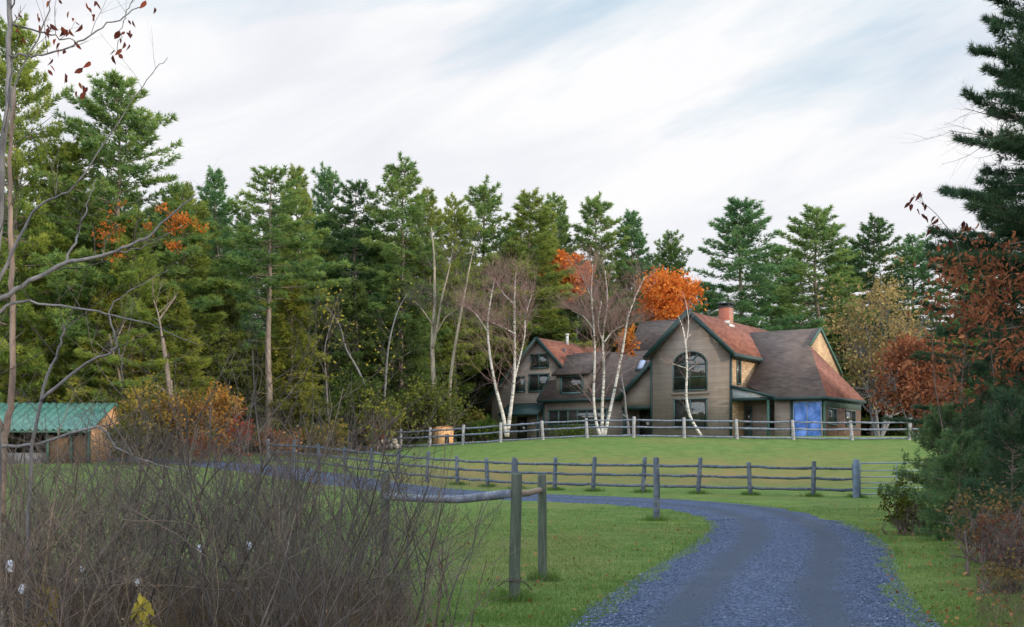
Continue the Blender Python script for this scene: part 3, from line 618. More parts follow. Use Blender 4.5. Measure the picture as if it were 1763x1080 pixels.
wall([(2.97, -.5), (5.95, -.5), (5.95, 3.0), (2.97, 3.4)], 2.2, 2.35)
b = MB(); b.box((5.85, .46, -.5), (5.95, 2.2, 2.5)); hp('wall', b, M['wall'])
window(4.9, 5.8, .7, 2.3, 2.2, 1, 0)
b = MB(); b.box((3.1, 2.12, -.3), (3.6, 2.195, 2.2)); d = hp('door', b, M['frame']); b = MB(); b.box((3.2, 2.08, .9), (3.5, 2.118, 2.0)); b.build('pane', M['glass'], d)
# chimney
b = MB(); b.box((-.3, 5.5, 7.6), (.5, 6.3, 9.6)); ch = hp('chimney', b, M['brick'])
b = MB(); b.box((-.35, 5.45, 9.603), (.55, 6.35, 9.67))
for x, y in ((-.28, 5.52), (.4, 5.52), (-.28, 6.2), (.4, 6.2)): b.box((x, y, 9.672), (x + .08, y + .08, 9.85))
b.box((-.42, 5.38, 9.852), (.62, 6.42, 9.91)); b.build('chimney_cap', M['darkmetal'], ch)
b = MB(); b.box((.502, 5.46, 8.0), (.57, 6.36, 8.36)); b.box((-.3, 5.42, 8.35), (.57, 5.498, 8.6)); b.build('flashing', M['white'], ch)
# blue tarp hung over the garage opening
tp = empty('tarp', house.matrix_world @ Vector((0, 0, 0)), 'bright blue tarpaulin stretched over the garage opening of the grey house', 'tarp', rz=house.rotation_euler.z); tp.location = house.location
nx_, nz_ = 25, 25; us = np.linspace(7.3, 9.1, nx_); zz = np.linspace(.05, 2.3, nz_); U, Zg = np.meshgrid(us, zz)
rng = np.random.default_rng(3); V = .2 + .05 * np.sin(U * 7 + Zg * 2.5) + .035 * np.sin(U * 3 - Zg * 5) + .012 * rng.normal(size=U.shape)
i = np.arange(nz_ - 1)[:, None] * nx_ + np.arange(nx_ - 1)[None]
link('sheet', mesh('sheet', np.stack([U, V, Zg], -1).reshape(-1, 3), [np.stack([i, i + 1, i + nx_ + 1, i + nx_], -1).reshape(-1, 4)], smooth=True), M['tarp'], tp)
b = MB()
for u in (7.28, 8.2, 9.12): b.box((u - .025, .09, .0), (u + .025, .12, 2.33))
b.box((7.25, .085, 2.3), (9.15, .118, 2.36)); b.build('batten', M['gatemetal'], tp)

# ------------------------------------------------------------------ fences, gate, posts
prng = random.Random(4)
def rail_mesh(a, b, r, seed, sag=.02):
    rr = random.Random(seed); mb = MB(); a, b = Vector(a), Vector(b); n = 6
    pts = [a.lerp(b, i / n) + Vector((0, 0, rr.uniform(-.014, .014) - sag * math.sin(math.pi * i / n))) for i in range(n + 1)]
    mb.tube(pts, [r * rr.uniform(.8, 1.15) for _ in pts], 6, .8, .12, rr); return mb
def post_mb(h, r, seed, lean=.02, sides=7):
    rr = random.Random(seed); mb = MB(); lx, ly = rr.uniform(-lean, lean), rr.uniform(-lean, lean)
    mb.tube([(0, 0, -.4), (0, 0, 0), (lx * .5, ly * .5, h * .5), (lx, ly, h - .03), (lx * 1.02, ly, h)], [r * 1.05, r, r * .95, r * .92, r * .7], sides, 1, .06, rr); return mb
def rail_fence(name, label, spots, h, heights, pr, rr_, pm, rm, seed):
    pts = [at(px, Y) for px, Y in spots]; e = empty(name, pts[0], label, 'fence')
    for i, p in enumerate(pts):
        o = post_mb(h * random.Random(seed + i).uniform(.93, 1.06), pr, seed + i, .085).build('post', M[pm], e, smooth=False); o.location = p - pts[0]
    for i in range(len(pts) - 1):
        for j, z in enumerate(heights):
            d = (pts[i + 1] - pts[i]).normalized() * .08
            a, b = pts[i] - d - pts[0] + Vector((0, 0, z * h)), pts[i + 1] + d - pts[0] + Vector((0, 0, z * h))
            rail_mesh(a, b, rr_, seed * 7 + i * 5 + j, .03).build('rail', M[rm], e, smooth=True)
    return e
MID = [(1473, 40), (1400, 40.3), (1292, 40.8), (1202, 41.4), (1107, 42.1), (1021, 43), (955, 44), (890, 45.1), (840, 46.2), (788, 47.3), (735, 48.6), (685, 50.1), (640, 51.7), (595, 53.4), (550, 55.3), (505, 57.4), (460, 59.8)]
rail_fence('rail_fence', 'dark split-rail fence of wavy rails just beyond the bend of the gravel drive', MID, 1.22, (.82, .53, .22), .085, .05, 'rail_dark', 'rail_dark', 100)
FAR = [(1700, 66), (1640, 66), (1565, 66), (1467, 66), (1366, 66.2), (1269, 66.5), (1178, 67), (1091, 67.6), (1011, 68.2), (935, 69), (862, 70), (797, 71.2), (740, 72.5), (690, 74), (645, 75.5), (600, 77)]
rail_fence('rail_fence', 'silvery split-rail fence along the crest of the meadow in front of the house', FAR, 1.2, (.85, .52, .1), .1, .055, 'rail_pale', 'rail', 300)
# tubular gate
g0 = at(1477, 39.9); g1 = at(1610, 39.9); gate = empty('gate', g0, 'blue-grey tubular metal gate with horizontal bars beside the bushes', 'gate')
for j, z in enumerate((.12, .32, .5, .7, .92, 1.18)):
    b = MB(); b.tube([(0.08, 0, z), (g1.x - g0.x, 0, z + .02)], .022 if j in (0, 5) else .018, 8); b.build('bar', M['gatemetal'], gate, True)
for x in (.08, g1.x - g0.x, (g1.x - g0.x) / 2):
    b = MB(); b.tube([(x, 0, .1), (x, 0, 1.2)], .022, 8); b.build('upright', M['gatemetal'], gate, True)
o = post_mb(1.32, .12, 77, .0).build('gate_post', M['gatepost']); o.location = at(1474, 39.75); tag(o, 'stout blue-grey gate post at the end of the dark rail fence', 'post')
# near brace: tall post, short post, post in the brush, two rails, wire
base = pt(885, 1035, 13.0); base.z = H(base.x, base.y); br = empty('fence_brace', base, 'weathered green-grey post and rail fence brace standing on the near lawn', 'fence')
def bpost(px, Y, h, r, seed, lx=0.0):
    p = at(px, Y) - base; rr = random.Random(seed); mb = MB()
    zs = [-.4, 0, .12, h * .35, h * .7, h - .025, h]
    mb.tube([(lx * max(z, 0) / h + rr.uniform(-.004, .004), 0, z) for z in zs], [r * 1.03, r * 1.03, r, r * .98, r * .96, r * .95, r * .8], 16, 1, .03, rr)
    o = mb.build('post', M['post'], br, True); o.location = p; return p
p1 = bpost(885, 13.0, 1.43, .064, 1, .03); p2 = bpost(935, 15.3, 1.4, .06, 2, -.02); p3 = bpost(661, 14.3, 1.42, .062, 3, .02)
def brail(a, b, r0, r1, bend, seed):
    rr = random.Random(seed); mb = MB(); n = 10; a, b = Vector(a), Vector(b)
    pts = [a.lerp(b, i / n) + Vector((0, 0, bend * math.sin(math.pi * i / n) + rr.uniform(-.004, .004))) for i in range(n + 1)]
    mb.tube(pts, [(r0 + (r1 - r0) * i / n) * rr.uniform(.95, 1.05) for i in range(n + 1)], 10, .9, .05, rr); return mb
brail(p3 + Vector((-.02, 0, 1.14)), p1 + Vector((-.03, .0, 1.20)), .042, .05, -.055, 5).build('rail', M['rail'], br, True)
brail(p1 + Vector((.05, .03, 1.20)), p2 + Vector((-.03, 0, 1.19)), .04, .036, -.01, 6).build('rail', M['bark_tan'], br, True)
b = MB(); b.tube([p1 + Vector(q) for q in ((-.18, 0, .16), (-.11, -.03, .22), (-.03, -.085, .235), (.06, -.075, .23), (.13, -.02, .2), (.2, .02, .12))], .006, 6); b.tube([p1 + Vector((.078 * math.cos(t), .078 * math.sin(t), .235 + .01 * math.sin(3 * t))) for t in np.linspace(0, 6.28, 17)], .006, 5); b.build('wire', M['wire'], br)
lp = at(1130, 29.4); o = MB(); o.tube([(0, 0, -.4), (0, 0, 0), (.01, 0, .8), (-.005, 0, 1.56), (-.005, 0, 1.6)], [.085, .085, .08, .078, .06], 14, 1, .03, random.Random(9)); o = o.build('wooden_post', M['rail_dark'], smooth=True); o.location = lp
tag(o, 'lone bluish wooden post standing where the lawn meets the bend of the drive', 'post')
q = at(884, 22); o = MB(); o.tube([(0, 0, -.3), (0, 0, .9), (.01, 0, 1.56), (.01, 0, 1.6)], [.05, .048, .045, .03], 10, 1, .04, random.Random(10)); o = o.build('wooden_post', M['rail_dark'], smooth=True); o.location = q
tag(o, 'slim wooden post almost hidden behind the thick front brace post', 'post')

feet = [(p.x + base.x, p.y) for p in (p1 + Vector((0, base.y, 0)), p2 + Vector((0, base.y, 0)), p3 + Vector((0, base.y, 0)))] + [(lp.x, lp.y)] + [tuple(at(px, Y))[:2] for px, Y in MID[:10]]
r_ = np.random.default_rng(44); fx = np.concatenate([r_.normal(x, .11 if y < 20 else .16, 420) for x, y in feet]); fy = np.concatenate([r_.normal(y, .11 if y < 20 else .16, 420) for x, y in feet]); k_ = len(fx)
d = np.stack([r_.normal(size=k_) * .4, r_.normal(size=k_) * .4, np.ones(k_)], 1); v, f = blades(np.stack([fx, fy, hgt(fx, fy) - .01], 1), nrm(d), r_.uniform(.05, .2, k_), r_.uniform(.008, .014, k_) * (1 + fy * .02), r_)
tag(link('grass_tufts', mesh('grass_tufts', v, [f], tint=np.clip(r_.normal(.38, .2, k_), 0, 1)), M['grass']), 'added grass tufts round the feet of the fence posts', 'grass', kind='stuff')  # tufts added to stand in for contact shadow at the posts
# ------------------------------------------------------------------ shed, hut, log pile
sx0, sx1, sy0, sy1, sz = -30.5, -21.75, 60.0, 64.2, H(-24, 60)
sh = empty('shed', (sx1, sy0, sz), 'open-fronted wooden shed with green corrugated metal roof under the left pines', 'shed')
def sp(x, y, z): return Vector((x - sx1, y - sy0, z - sz))
ze, zr_ = sz + 1.72, sz + 3.28
b = MB(); n = 180; xs = np.linspace(sx0 - .3, sx1 + .12, n); zz = .06 * np.sin(xs * 2 * math.pi / .4)
vv = []; 
for x, z in zip(xs, zz): vv += [tuple(sp(x, sy0 - .45, ze + z)), tuple(sp(x, sy0 + 3.6, zr_ + z)), tuple(sp(x, sy0 - .45, ze + z - .02)), tuple(sp(x, sy0 + 3.6, zr_ + z - .02))]
b.add(vv, [f for i in range(n - 1) for f in ((4*i, 4*i+4, 4*i+5, 4*i+1), (4*i+2, 4*i+3, 4*i+7, 4*i+6), (4*i, 4*i+2, 4*i+6, 4*i+4))]); b.build('roof', M['greenroof'], sh)
b = MB(); b.slab([sp(sx0 - .3, sy0 + 3.62, zr_), sp(sx1 + .12, sy0 + 3.62, zr_), sp(sx1 + .12, sy0 + 6.2, ze + .5), sp(sx0 - .3, sy0 + 6.2, ze + .5)], .03); b.build('roof', M['greenroof'], sh)
b = MB(); b.box(sp(sx0, sy0 - .43, ze - .14), sp(sx1 + .1, sy0 - .38, ze - .03)); b.build('gutter', M['greenpost'], sh)
b = MB(); b.prism([sp(sx1 - .08, sy0 + .08, sz - .2), sp(sx1 - .08, sy0 + 5.8, sz - .2), sp(sx1 - .08, sy0 + 5.8, ze + .55), sp(sx1 - .08, sy0 + 3.6, zr_ - .12), sp(sx1 - .08, sy0 + .08, ze + .05)], (.08, 0, 0)); b.build('side_wall', M['tanboard'], sh)
b = MB(); b.box(sp(sx0, sy0 + 5.7, sz - .2), sp(sx1 - .1, sy0 + 5.8, ze + .5)); b.build('back_wall', M['void'], sh)
b = MB(); b.box(sp(sx0, sy0 + .1, sz - .2), sp(sx0 + .08, sy0 + 5.7, ze + .2)); b.build('side_wall', M['void'], sh)
for x in (sx1 - .1, -22.75, -23.98, -26.4, -28.6):
    b = MB(); b.box(sp(x - .06, sy0 - .06, sz - .3), sp(x + .06, sy0 + .06, ze)); b.build('post', M['greenpost'], sh)
for x0, x1 in ((-22.66, -21.93), (-23.9, -22.83)):
    b = MB(); b.box(sp(x0, sy0 + .0, sz - .2), sp(x1, sy0 + .05, ze - .3)); b.build('board_panel', M['brownboard'], sh)
b = MB(); b.box(sp(-26.3, sy0, sz - .2), sp(-24.08, sy0 + .05, sz + .55)); b.build('board_panel', M['bark_grey'], sh)
hb = at(768, 74.3); hu = empty('hut', hb, 'small orange-tan hut with shallow rounded roof behind the silvery rail fence', 'hut', rz=.5); hu.scale = (.85, .85, .9)
b = MB(); arc = [(.62 * math.cos(t), 0, 1.05 + .22 * math.sin(t)) for t in np.linspace(0, math.pi, 13)]
b.prism([(-.62, 0, -.3), (.62, 0, -.3)] + arc, (0, 1.3, 0)); b.build('body', M['hut'], hu)
b = MB(); arc2 = [(.7 * math.cos(t), -.06, 1.05 + .3 * math.sin(t)) for t in np.linspace(0, math.pi, 13)]
for a, e_ in zip(arc2, arc2[1:]): b.prism([a, e_, (e_[0] * .9, e_[1], 1.05 + (e_[2] - 1.05) * .9), (a[0] * .9, a[1], 1.05 + (a[2] - 1.05) * .9)], (0, 1.42, 0))
b.build('roof', M['tanboard'], hu)
b = MB(); b.box((-.1, -.03, -.2), (.25, -.004, .75)); b.build('doorway', M['void'], hu)
lpile = at(688, 72.5); le = empty('log_pile', lpile, 'stack of cut logs with pale ends beside the far rail fence', 'logs')
rr = random.Random(2)
for row in range(2):
    for c_ in range(5 - row):
        b = MB(); x = -1.7 + c_ * .38 + row * .19 + rr.uniform(-.03, .03); z = .17 + row * .3; r = rr.uniform(.14, .19)
        b.tube([(x, rr.uniform(-.1, 0), z), (x + rr.uniform(-.03, .03), 1.2, z)], r, 9, 1, .06, rr); b.build('log', M['logend'] if rr.random() < .4 else M['bark_grey'], le)

# ------------------------------------------------------------------ conifers
PINES = [make_pine(s, **kw) for s, kw in enumerate([
    dict(base=.26, W=3.5, ragged=.5, power=.62), dict(base=.5, W=3.1, ragged=.5, step=.56), dict(base=.2, W=3.9, ragged=.45, power=.6),
    dict(base=.3, W=3.0, ragged=.6, step=.55, power=.55), dict(base=.08, W=4.0, ragged=.55, step=.5, power=.58)], 21)]
WIDE = make_pine(61, base=.06, W=4.6, ragged=.45, step=.48, dens=26, power=.55, rtrunk=.24, bl=.27, bw=.05, nb=8)
HEM = [make_pine(s, h=11, base=.03, W=2.9, step=.36, dens=17, bl=.34, bw=.075, nb=6, hemlock=True, ragged=.35, rtrunk=.13) for s in (41, 42)]
protos = {}
def conifer(kind, var, px, top, Y, half, label, col, rot=None, group=None, squat=1.0):
    tr, cr = WIDE if kind == 'W' else PINES[var] if kind == 'P' else HEM[var]
    h0, w0 = (20.0, [3.5, 3.1, 3.9, 3.0, 4.0][var] if kind != 'W' else 4.6) if kind != 'H' else (11.0, 2.9)
    loc = at(px, Y); hh = EYE + (HY - top) / F * Y - loc.z
    sz_ = hh / h0; sw = (half / F * Y) / w0 * (1.36 if kind == 'P' else 1.15)
    key = (kind, var); rz = rot if rot is not None else (px * 1.7 + Y) % 6.28
    if key not in protos:
        nm = 'hemlock_tree' if kind == 'H' else 'pine_tree'
        e = proto_tree(nm, tr, cr, M['bark_pine'], M['hemlock'] if kind == 'H' else M['pine'], label, 'tree', loc, group)
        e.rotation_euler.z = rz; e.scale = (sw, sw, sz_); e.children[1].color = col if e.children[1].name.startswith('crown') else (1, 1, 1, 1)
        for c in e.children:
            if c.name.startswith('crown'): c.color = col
        protos[key] = e; return e
    return copy_thing(protos[key], loc, rz, (sw, sw, sz_), label, group, col)
SUN_YEL, GRN, BLU, DRK, OLV = (2.15, 1.85, 1.15, 1), (1.65, 1.65, 1.4, 1), (1.2, 1.5, 1.65, 1), (.85, 1.0, 1.0, 1), (2.1, 1.75, 1.15, 1)  # crown tints: warm ones put sunlight into the needle colour, dark one shade
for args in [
    ('W', 0, 30, 45, 67, 135, 'tall sunlit yellow-green pine behind the shed, topmost crown of the woods', SUN_YEL),
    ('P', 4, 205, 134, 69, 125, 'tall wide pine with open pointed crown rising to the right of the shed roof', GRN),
    ('W', 0, 125, 250, 68.5, 115, 'sunlit yellow-green pine directly behind the green shed roof', SUN_YEL),
    ('W', 0, 225, 370, 66.5, 100, 'bushy lit pine right of the green shed roof, below the open pointed crown', SUN_YEL),
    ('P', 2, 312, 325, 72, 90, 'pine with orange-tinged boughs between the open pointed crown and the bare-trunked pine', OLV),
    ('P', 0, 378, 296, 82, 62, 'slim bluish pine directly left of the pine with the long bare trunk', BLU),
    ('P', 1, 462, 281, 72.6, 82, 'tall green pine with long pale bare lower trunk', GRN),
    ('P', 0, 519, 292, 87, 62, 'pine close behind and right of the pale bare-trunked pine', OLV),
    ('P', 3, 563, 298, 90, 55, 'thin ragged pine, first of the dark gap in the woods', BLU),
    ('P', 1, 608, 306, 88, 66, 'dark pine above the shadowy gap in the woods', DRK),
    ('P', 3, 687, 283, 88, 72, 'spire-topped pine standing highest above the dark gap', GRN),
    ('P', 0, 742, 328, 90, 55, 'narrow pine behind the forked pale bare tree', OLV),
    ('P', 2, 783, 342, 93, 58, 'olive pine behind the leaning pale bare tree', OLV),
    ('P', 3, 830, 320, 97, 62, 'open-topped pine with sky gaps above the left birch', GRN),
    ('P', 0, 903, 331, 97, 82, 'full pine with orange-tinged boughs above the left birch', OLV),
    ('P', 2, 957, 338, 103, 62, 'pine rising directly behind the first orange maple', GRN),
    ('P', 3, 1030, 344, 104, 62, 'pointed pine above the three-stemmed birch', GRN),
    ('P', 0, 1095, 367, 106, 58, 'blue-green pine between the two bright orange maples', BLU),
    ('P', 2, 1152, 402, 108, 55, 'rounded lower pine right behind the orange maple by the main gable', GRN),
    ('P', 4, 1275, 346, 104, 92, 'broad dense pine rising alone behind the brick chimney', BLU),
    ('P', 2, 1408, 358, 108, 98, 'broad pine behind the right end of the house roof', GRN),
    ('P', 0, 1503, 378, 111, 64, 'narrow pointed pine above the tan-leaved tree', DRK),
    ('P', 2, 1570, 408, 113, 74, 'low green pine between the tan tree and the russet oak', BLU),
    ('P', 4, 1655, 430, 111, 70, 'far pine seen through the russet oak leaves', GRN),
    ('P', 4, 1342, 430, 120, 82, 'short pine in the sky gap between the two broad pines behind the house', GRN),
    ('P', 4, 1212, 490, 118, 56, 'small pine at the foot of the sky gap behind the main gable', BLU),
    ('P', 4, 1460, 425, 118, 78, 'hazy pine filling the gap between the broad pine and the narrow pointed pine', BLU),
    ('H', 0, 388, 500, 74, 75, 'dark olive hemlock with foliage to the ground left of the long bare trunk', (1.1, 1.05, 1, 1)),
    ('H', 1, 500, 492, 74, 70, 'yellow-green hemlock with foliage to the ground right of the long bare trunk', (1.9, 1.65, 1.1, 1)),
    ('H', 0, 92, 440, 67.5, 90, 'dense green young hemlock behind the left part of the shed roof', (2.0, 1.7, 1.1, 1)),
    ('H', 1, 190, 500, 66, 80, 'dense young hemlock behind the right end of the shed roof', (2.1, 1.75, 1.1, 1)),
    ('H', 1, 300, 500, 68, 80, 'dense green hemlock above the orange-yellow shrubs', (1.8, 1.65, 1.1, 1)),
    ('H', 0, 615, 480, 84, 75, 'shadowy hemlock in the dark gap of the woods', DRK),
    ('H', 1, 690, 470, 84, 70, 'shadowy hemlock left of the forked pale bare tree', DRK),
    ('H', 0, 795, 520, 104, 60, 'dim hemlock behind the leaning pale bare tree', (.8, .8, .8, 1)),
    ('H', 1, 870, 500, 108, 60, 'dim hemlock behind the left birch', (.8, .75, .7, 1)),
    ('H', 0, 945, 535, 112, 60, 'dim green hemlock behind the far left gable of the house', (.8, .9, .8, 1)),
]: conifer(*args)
frng = random.Random(12)
for i in range(46):      # trunks and crowns deeper in the wood, shade painted into the crown tint
    px = -120 + i * 29.5 + frng.uniform(-12, 12) if i < 44 else frng.uniform(1500, 1750)
    top = 250 + 0.14 * max(px, 0) + frng.uniform(20, 110) if px < 1180 else frng.uniform(470, 520)
    Y = frng.uniform(104, 128) if px > 330 else frng.uniform(74, 98)
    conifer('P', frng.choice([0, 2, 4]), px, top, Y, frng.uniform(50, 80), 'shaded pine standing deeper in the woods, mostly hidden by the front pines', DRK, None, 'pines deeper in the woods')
for i in range(44):      # understory closing the view between the trunks, its shade put into the tint
    px = -160 + i * 45 + frng.uniform(-14, 14); Y = frng.uniform(96, 104) if px > 330 else frng.uniform(84, 92)
    if px > 1180: Y = frng.uniform(112, 124)
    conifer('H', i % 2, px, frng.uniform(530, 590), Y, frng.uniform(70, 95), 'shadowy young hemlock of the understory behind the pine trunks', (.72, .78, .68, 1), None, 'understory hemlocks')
for i, (x, y) in enumerate([(13.5, 11.5), (16.5, 6.5), (14.5, 15.5), (19, 1.0), (20, 12), (17.5, 28), (22, 33), (27, 37)]):
    copy_thing(protos[('P', 4)], (x, y, H(x, y)), i * 1.3, (1.15, 1.15, .8), 'roadside pine continuing the row to the right of the drive', 'roadside pines beside the drive', DRK)

# near pine on the right
tr, cr = make_pine(93, h=15.5, base=.1, W=2.4, step=.5, dens=100, bl=.17, bw=.017, nb=9, ragged=.75, rtrunk=.2, power=.35, flat=.5)
lpn = at(1800, 26); lpn.z -= .1
np_ = proto_tree('pine_tree', tr, cr, M['bark_pine'], M['near_pine'], 'dark near pine with layered boughs reaching in beside the drive', 'tree', lpn)
def near_copy(px, Y, top, w, lab, rz):
    g = at(px, Y); hh = EYE + (HY - top) / F * Y - g.z; c = copy_thing(np_, g, rz, (w, w, hh / 15.5), lab)
    return c
near_copy(1748, 30, 372, .95, 'shorter dark pine standing tangled behind the russet oak', 2.2)
near_copy(1850, 24, -260, .85, 'dark pine cut off by the picture edge beside the near pine', 4.0)
# dead lower boughs showing as fine bare twigs
rng = np.random.default_rng(8); sg, tp_ = [], []
for px, py, L in ((1725, 255, 1.9), (1735, 232, 2.0), (1720, 205, 1.5)):
    s = np.array(pt(px + 70, py + 5, 25.6) - lpn); grow(rng, s, (-1, -.1, .1), L * 1.1, .018, 2, sg, tp_, .0, .12, (4, 6), .6, .55)
link('dead_branch', segs_mesh('dead_branch', sg, 3), M['twig_grey'], np_)

# ------------------------------------------------------------------ deciduous trees
def skeleton_tree(name, label, cat, Y, lines, bark, twig, seed, twigs=(14, 2.2, 2), up=.12, leaf=None, nleaf=0, lsize=.12, frac=.3, group=None, spread=.7, sides=8, twigr=.022, leafspread=.25, kids=(3, 5)):
    """trunk stems traced as (px, py, radius) at depth Y, twigs grown from them, leaves at the twig tips"""
    rng = np.random.default_rng(seed); p0 = at(lines[0][0][0], Y); e = empty(name, p0, label, cat, group); mb = MB(); segs, tips = [], []
    for li, ln in enumerate(lines):
        off = rng.uniform(-.4, .4)
        pts = [pt(px, py, Y) - p0 + Vector((0, off * (i / max(len(ln) - 1, 1)), 0)) for i, (px, py, r) in enumerate(ln)]
        rs = [r * (.66 if bark == 'birch' else .85) for _, _, r in ln]
        cp = catmull([tuple(p) for p in pts], 5) if len(pts) > 2 else np.array([tuple(p) for p in pts]); cr = np.interp(np.linspace(0, 1, len(cp)), np.linspace(0, 1, len(rs)), rs)
        mb.tube(cp, list(cr), sides)
        d = np.gradient(cp, axis=0); n, L, dep = twigs
        for k_ in range(n):
            f = frac + (1 - frac) * rng.random() ** .8; i = min(int(f * (len(cp) - 1)), len(cp) - 1)
            side = rng.normal(size=3); side[2] = abs(side[2]) * .4; side /= np.linalg.norm(side)
            dd = d[i] / np.linalg.norm(d[i]) * .6 + side * .8
            grow(rng, cp[i], dd, L * rng.uniform(.5, 1.2) * (1.15 - .5 * f), min(twigr, cr[i] * .6), dep, segs, tips, up, .14, kids, spread, .6)
    mb.build('trunk', M[bark], e, True)
    if segs: link('branches', segs_mesh('branches', segs, 3), M[twig], e)
    if leaf:
        tp = np.array([t[0] for t in tips]); idx = rng.integers(0, len(tp), nleaf)
        pos = tp[idx] + rng.normal(size=(nleaf, 3)) * leafspread
        v, f = leafquads(pos, rng, lsize, 1.3, .2); link('leaves', mesh('leaves', v, [f], tint=np.clip(rng.normal(.45, .2, nleaf) + (rng.random(len(tp))[idx] - .5) * .3, 0, 1)), M[leaf], e)
    return e
skeleton_tree('birch_tree', 'white two-stemmed bare birch in front of the far left gable', 'tree', 73.5,
    [[(872, 752, .2), (866, 715, .17), (852, 660, .13), (842, 600, .11), (840, 555, .09), (846, 510, .06), (852, 480, .03)],
     [(873, 752, .2), (880, 700, .16), (886, 640, .13), (886, 560, .11), (886, 510, .08), (888, 470, .04)],
     [(884, 660, .1), (893, 625, .08), (903, 580, .07), (905, 545, .05), (918, 500, .03)], [(842, 575, .08), (822, 545, .05), (806, 530, .03)],
     [(886, 575, .07), (868, 565, .05), (846, 555, .03)], [(886, 525, .06), (866, 505, .04), (855, 485, .02)]], 'birch', 'twig_pink', 1, (38, 2.6, 2), .1, frac=.25, twigr=.02)
skeleton_tree('birch_tree', 'white three-stemmed bare birch clump in front of the low left wing', 'tree', 73,
    [[(1034, 752, .18), (1026, 725, .13), (1022, 680, .11), (1024, 620, .1), (1022, 560, .08), (1018, 510, .06), (1020, 455, .03)],
     [(1037, 752, .18), (1037, 700, .13), (1040, 640, .12), (1038, 580, .1), (1046, 520, .07), (1042, 465, .03)],
     [(1040, 752, .18), (1052, 700, .14), (1064, 640, .12), (1072, 600, .11), (1080, 550, .09), (1092, 515, .06), (1108, 480, .03)],
     [(1040, 590, .08), (1056, 570, .06), (1075, 560, .03)], [(1024, 570, .07), (1005, 545, .05), (985, 535, .03)], [(1022, 520, .06), (1008, 490, .03), (1000, 470, .02)],
     [(1038, 590, .07), (1030, 560, .05), (1035, 520, .03)]], 'birch', 'twig_pink', 2, (38, 2.6, 2), .1, frac=.25, twigr=.02)
skeleton_tree('birch_tree', 'thin white birch with crooked base in front of the main arched window', 'tree', 71,
    [[(1207, 750, .14), (1196, 733, .13), (1186, 712, .13), (1181, 680, .11), (1182, 640, .1), (1180, 600, .085), (1174, 565, .06), (1166, 545, .03)],
     [(1181, 592, .05), (1186, 560, .045), (1184, 530, .03), (1178, 505, .015)], [(1182, 640, .05), (1190, 633, .035), (1198, 628, .02)], [(1182, 634, .05), (1166, 630, .03), (1156, 628, .02)],
     [(1180, 586, .05), (1190, 575, .02)]], 'birch', 'twig_pink', 3, (9, 1.3, 1), .1, frac=.3, twigr=.016)
skeleton_tree('bare_tree', 'pale forked bare tree with spreading branches in front of the dark woods', 'tree', 78,
    [[(748, 730, .2), (746, 650, .17), (744, 590, .16), (747, 540, .13), (748, 480, .1), (746, 430, .07), (742, 390, .03)],
     [(745, 600, .12), (753, 560, .1), (762, 510, .08), (772, 470, .05), (780, 430, .02)], [(750, 575, .08), (768, 545, .06), (790, 535, .03)], [(745, 560, .07), (728, 535, .05), (715, 520, .02)]],
    'bark_pale', 'twig_grey', 4, (18, 2.4, 2), .08, frac=.3)
skeleton_tree('bare_tree', 'pale slender bare tree leaning over beside the forked one', 'tree', 77,
    [[(774, 745, .15), (774, 680, .13), (777, 640, .12), (786, 580, .1), (797, 520, .085), (806, 470, .06), (816, 425, .03)]], 'bark_pale', 'twig_grey', 5, (22, 2.2, 2), .06, frac=.4)
for k_, (ln, lab) in enumerate([
    ([[(655, 740, .11), (640, 690, .09), (618, 640, .08), (596, 600, .06), (585, 560, .04), (560, 525, .02)]], 'grey bare tree arching leftwards in the dark gap of the woods'),
    ([[(655, 745, .1), (662, 680, .08), (668, 600, .07), (682, 540, .05), (700, 505, .02)]], 'grey thin straight bare tree right of the arching one in the dark gap'),
    ([[(566, 735, .09), (562, 660, .08), (560, 600, .06), (575, 545, .03)]], 'grey slim bare tree at the left side of the dark gap')]):
    skeleton_tree('bare_tree', lab, 'tree', 73 + k_, ln, 'bark_grey', 'twig_grey', 30 + k_, (16, 1.9, 2), .1, frac=.3, leaf='yellowleaf', nleaf=60, lsize=.16)

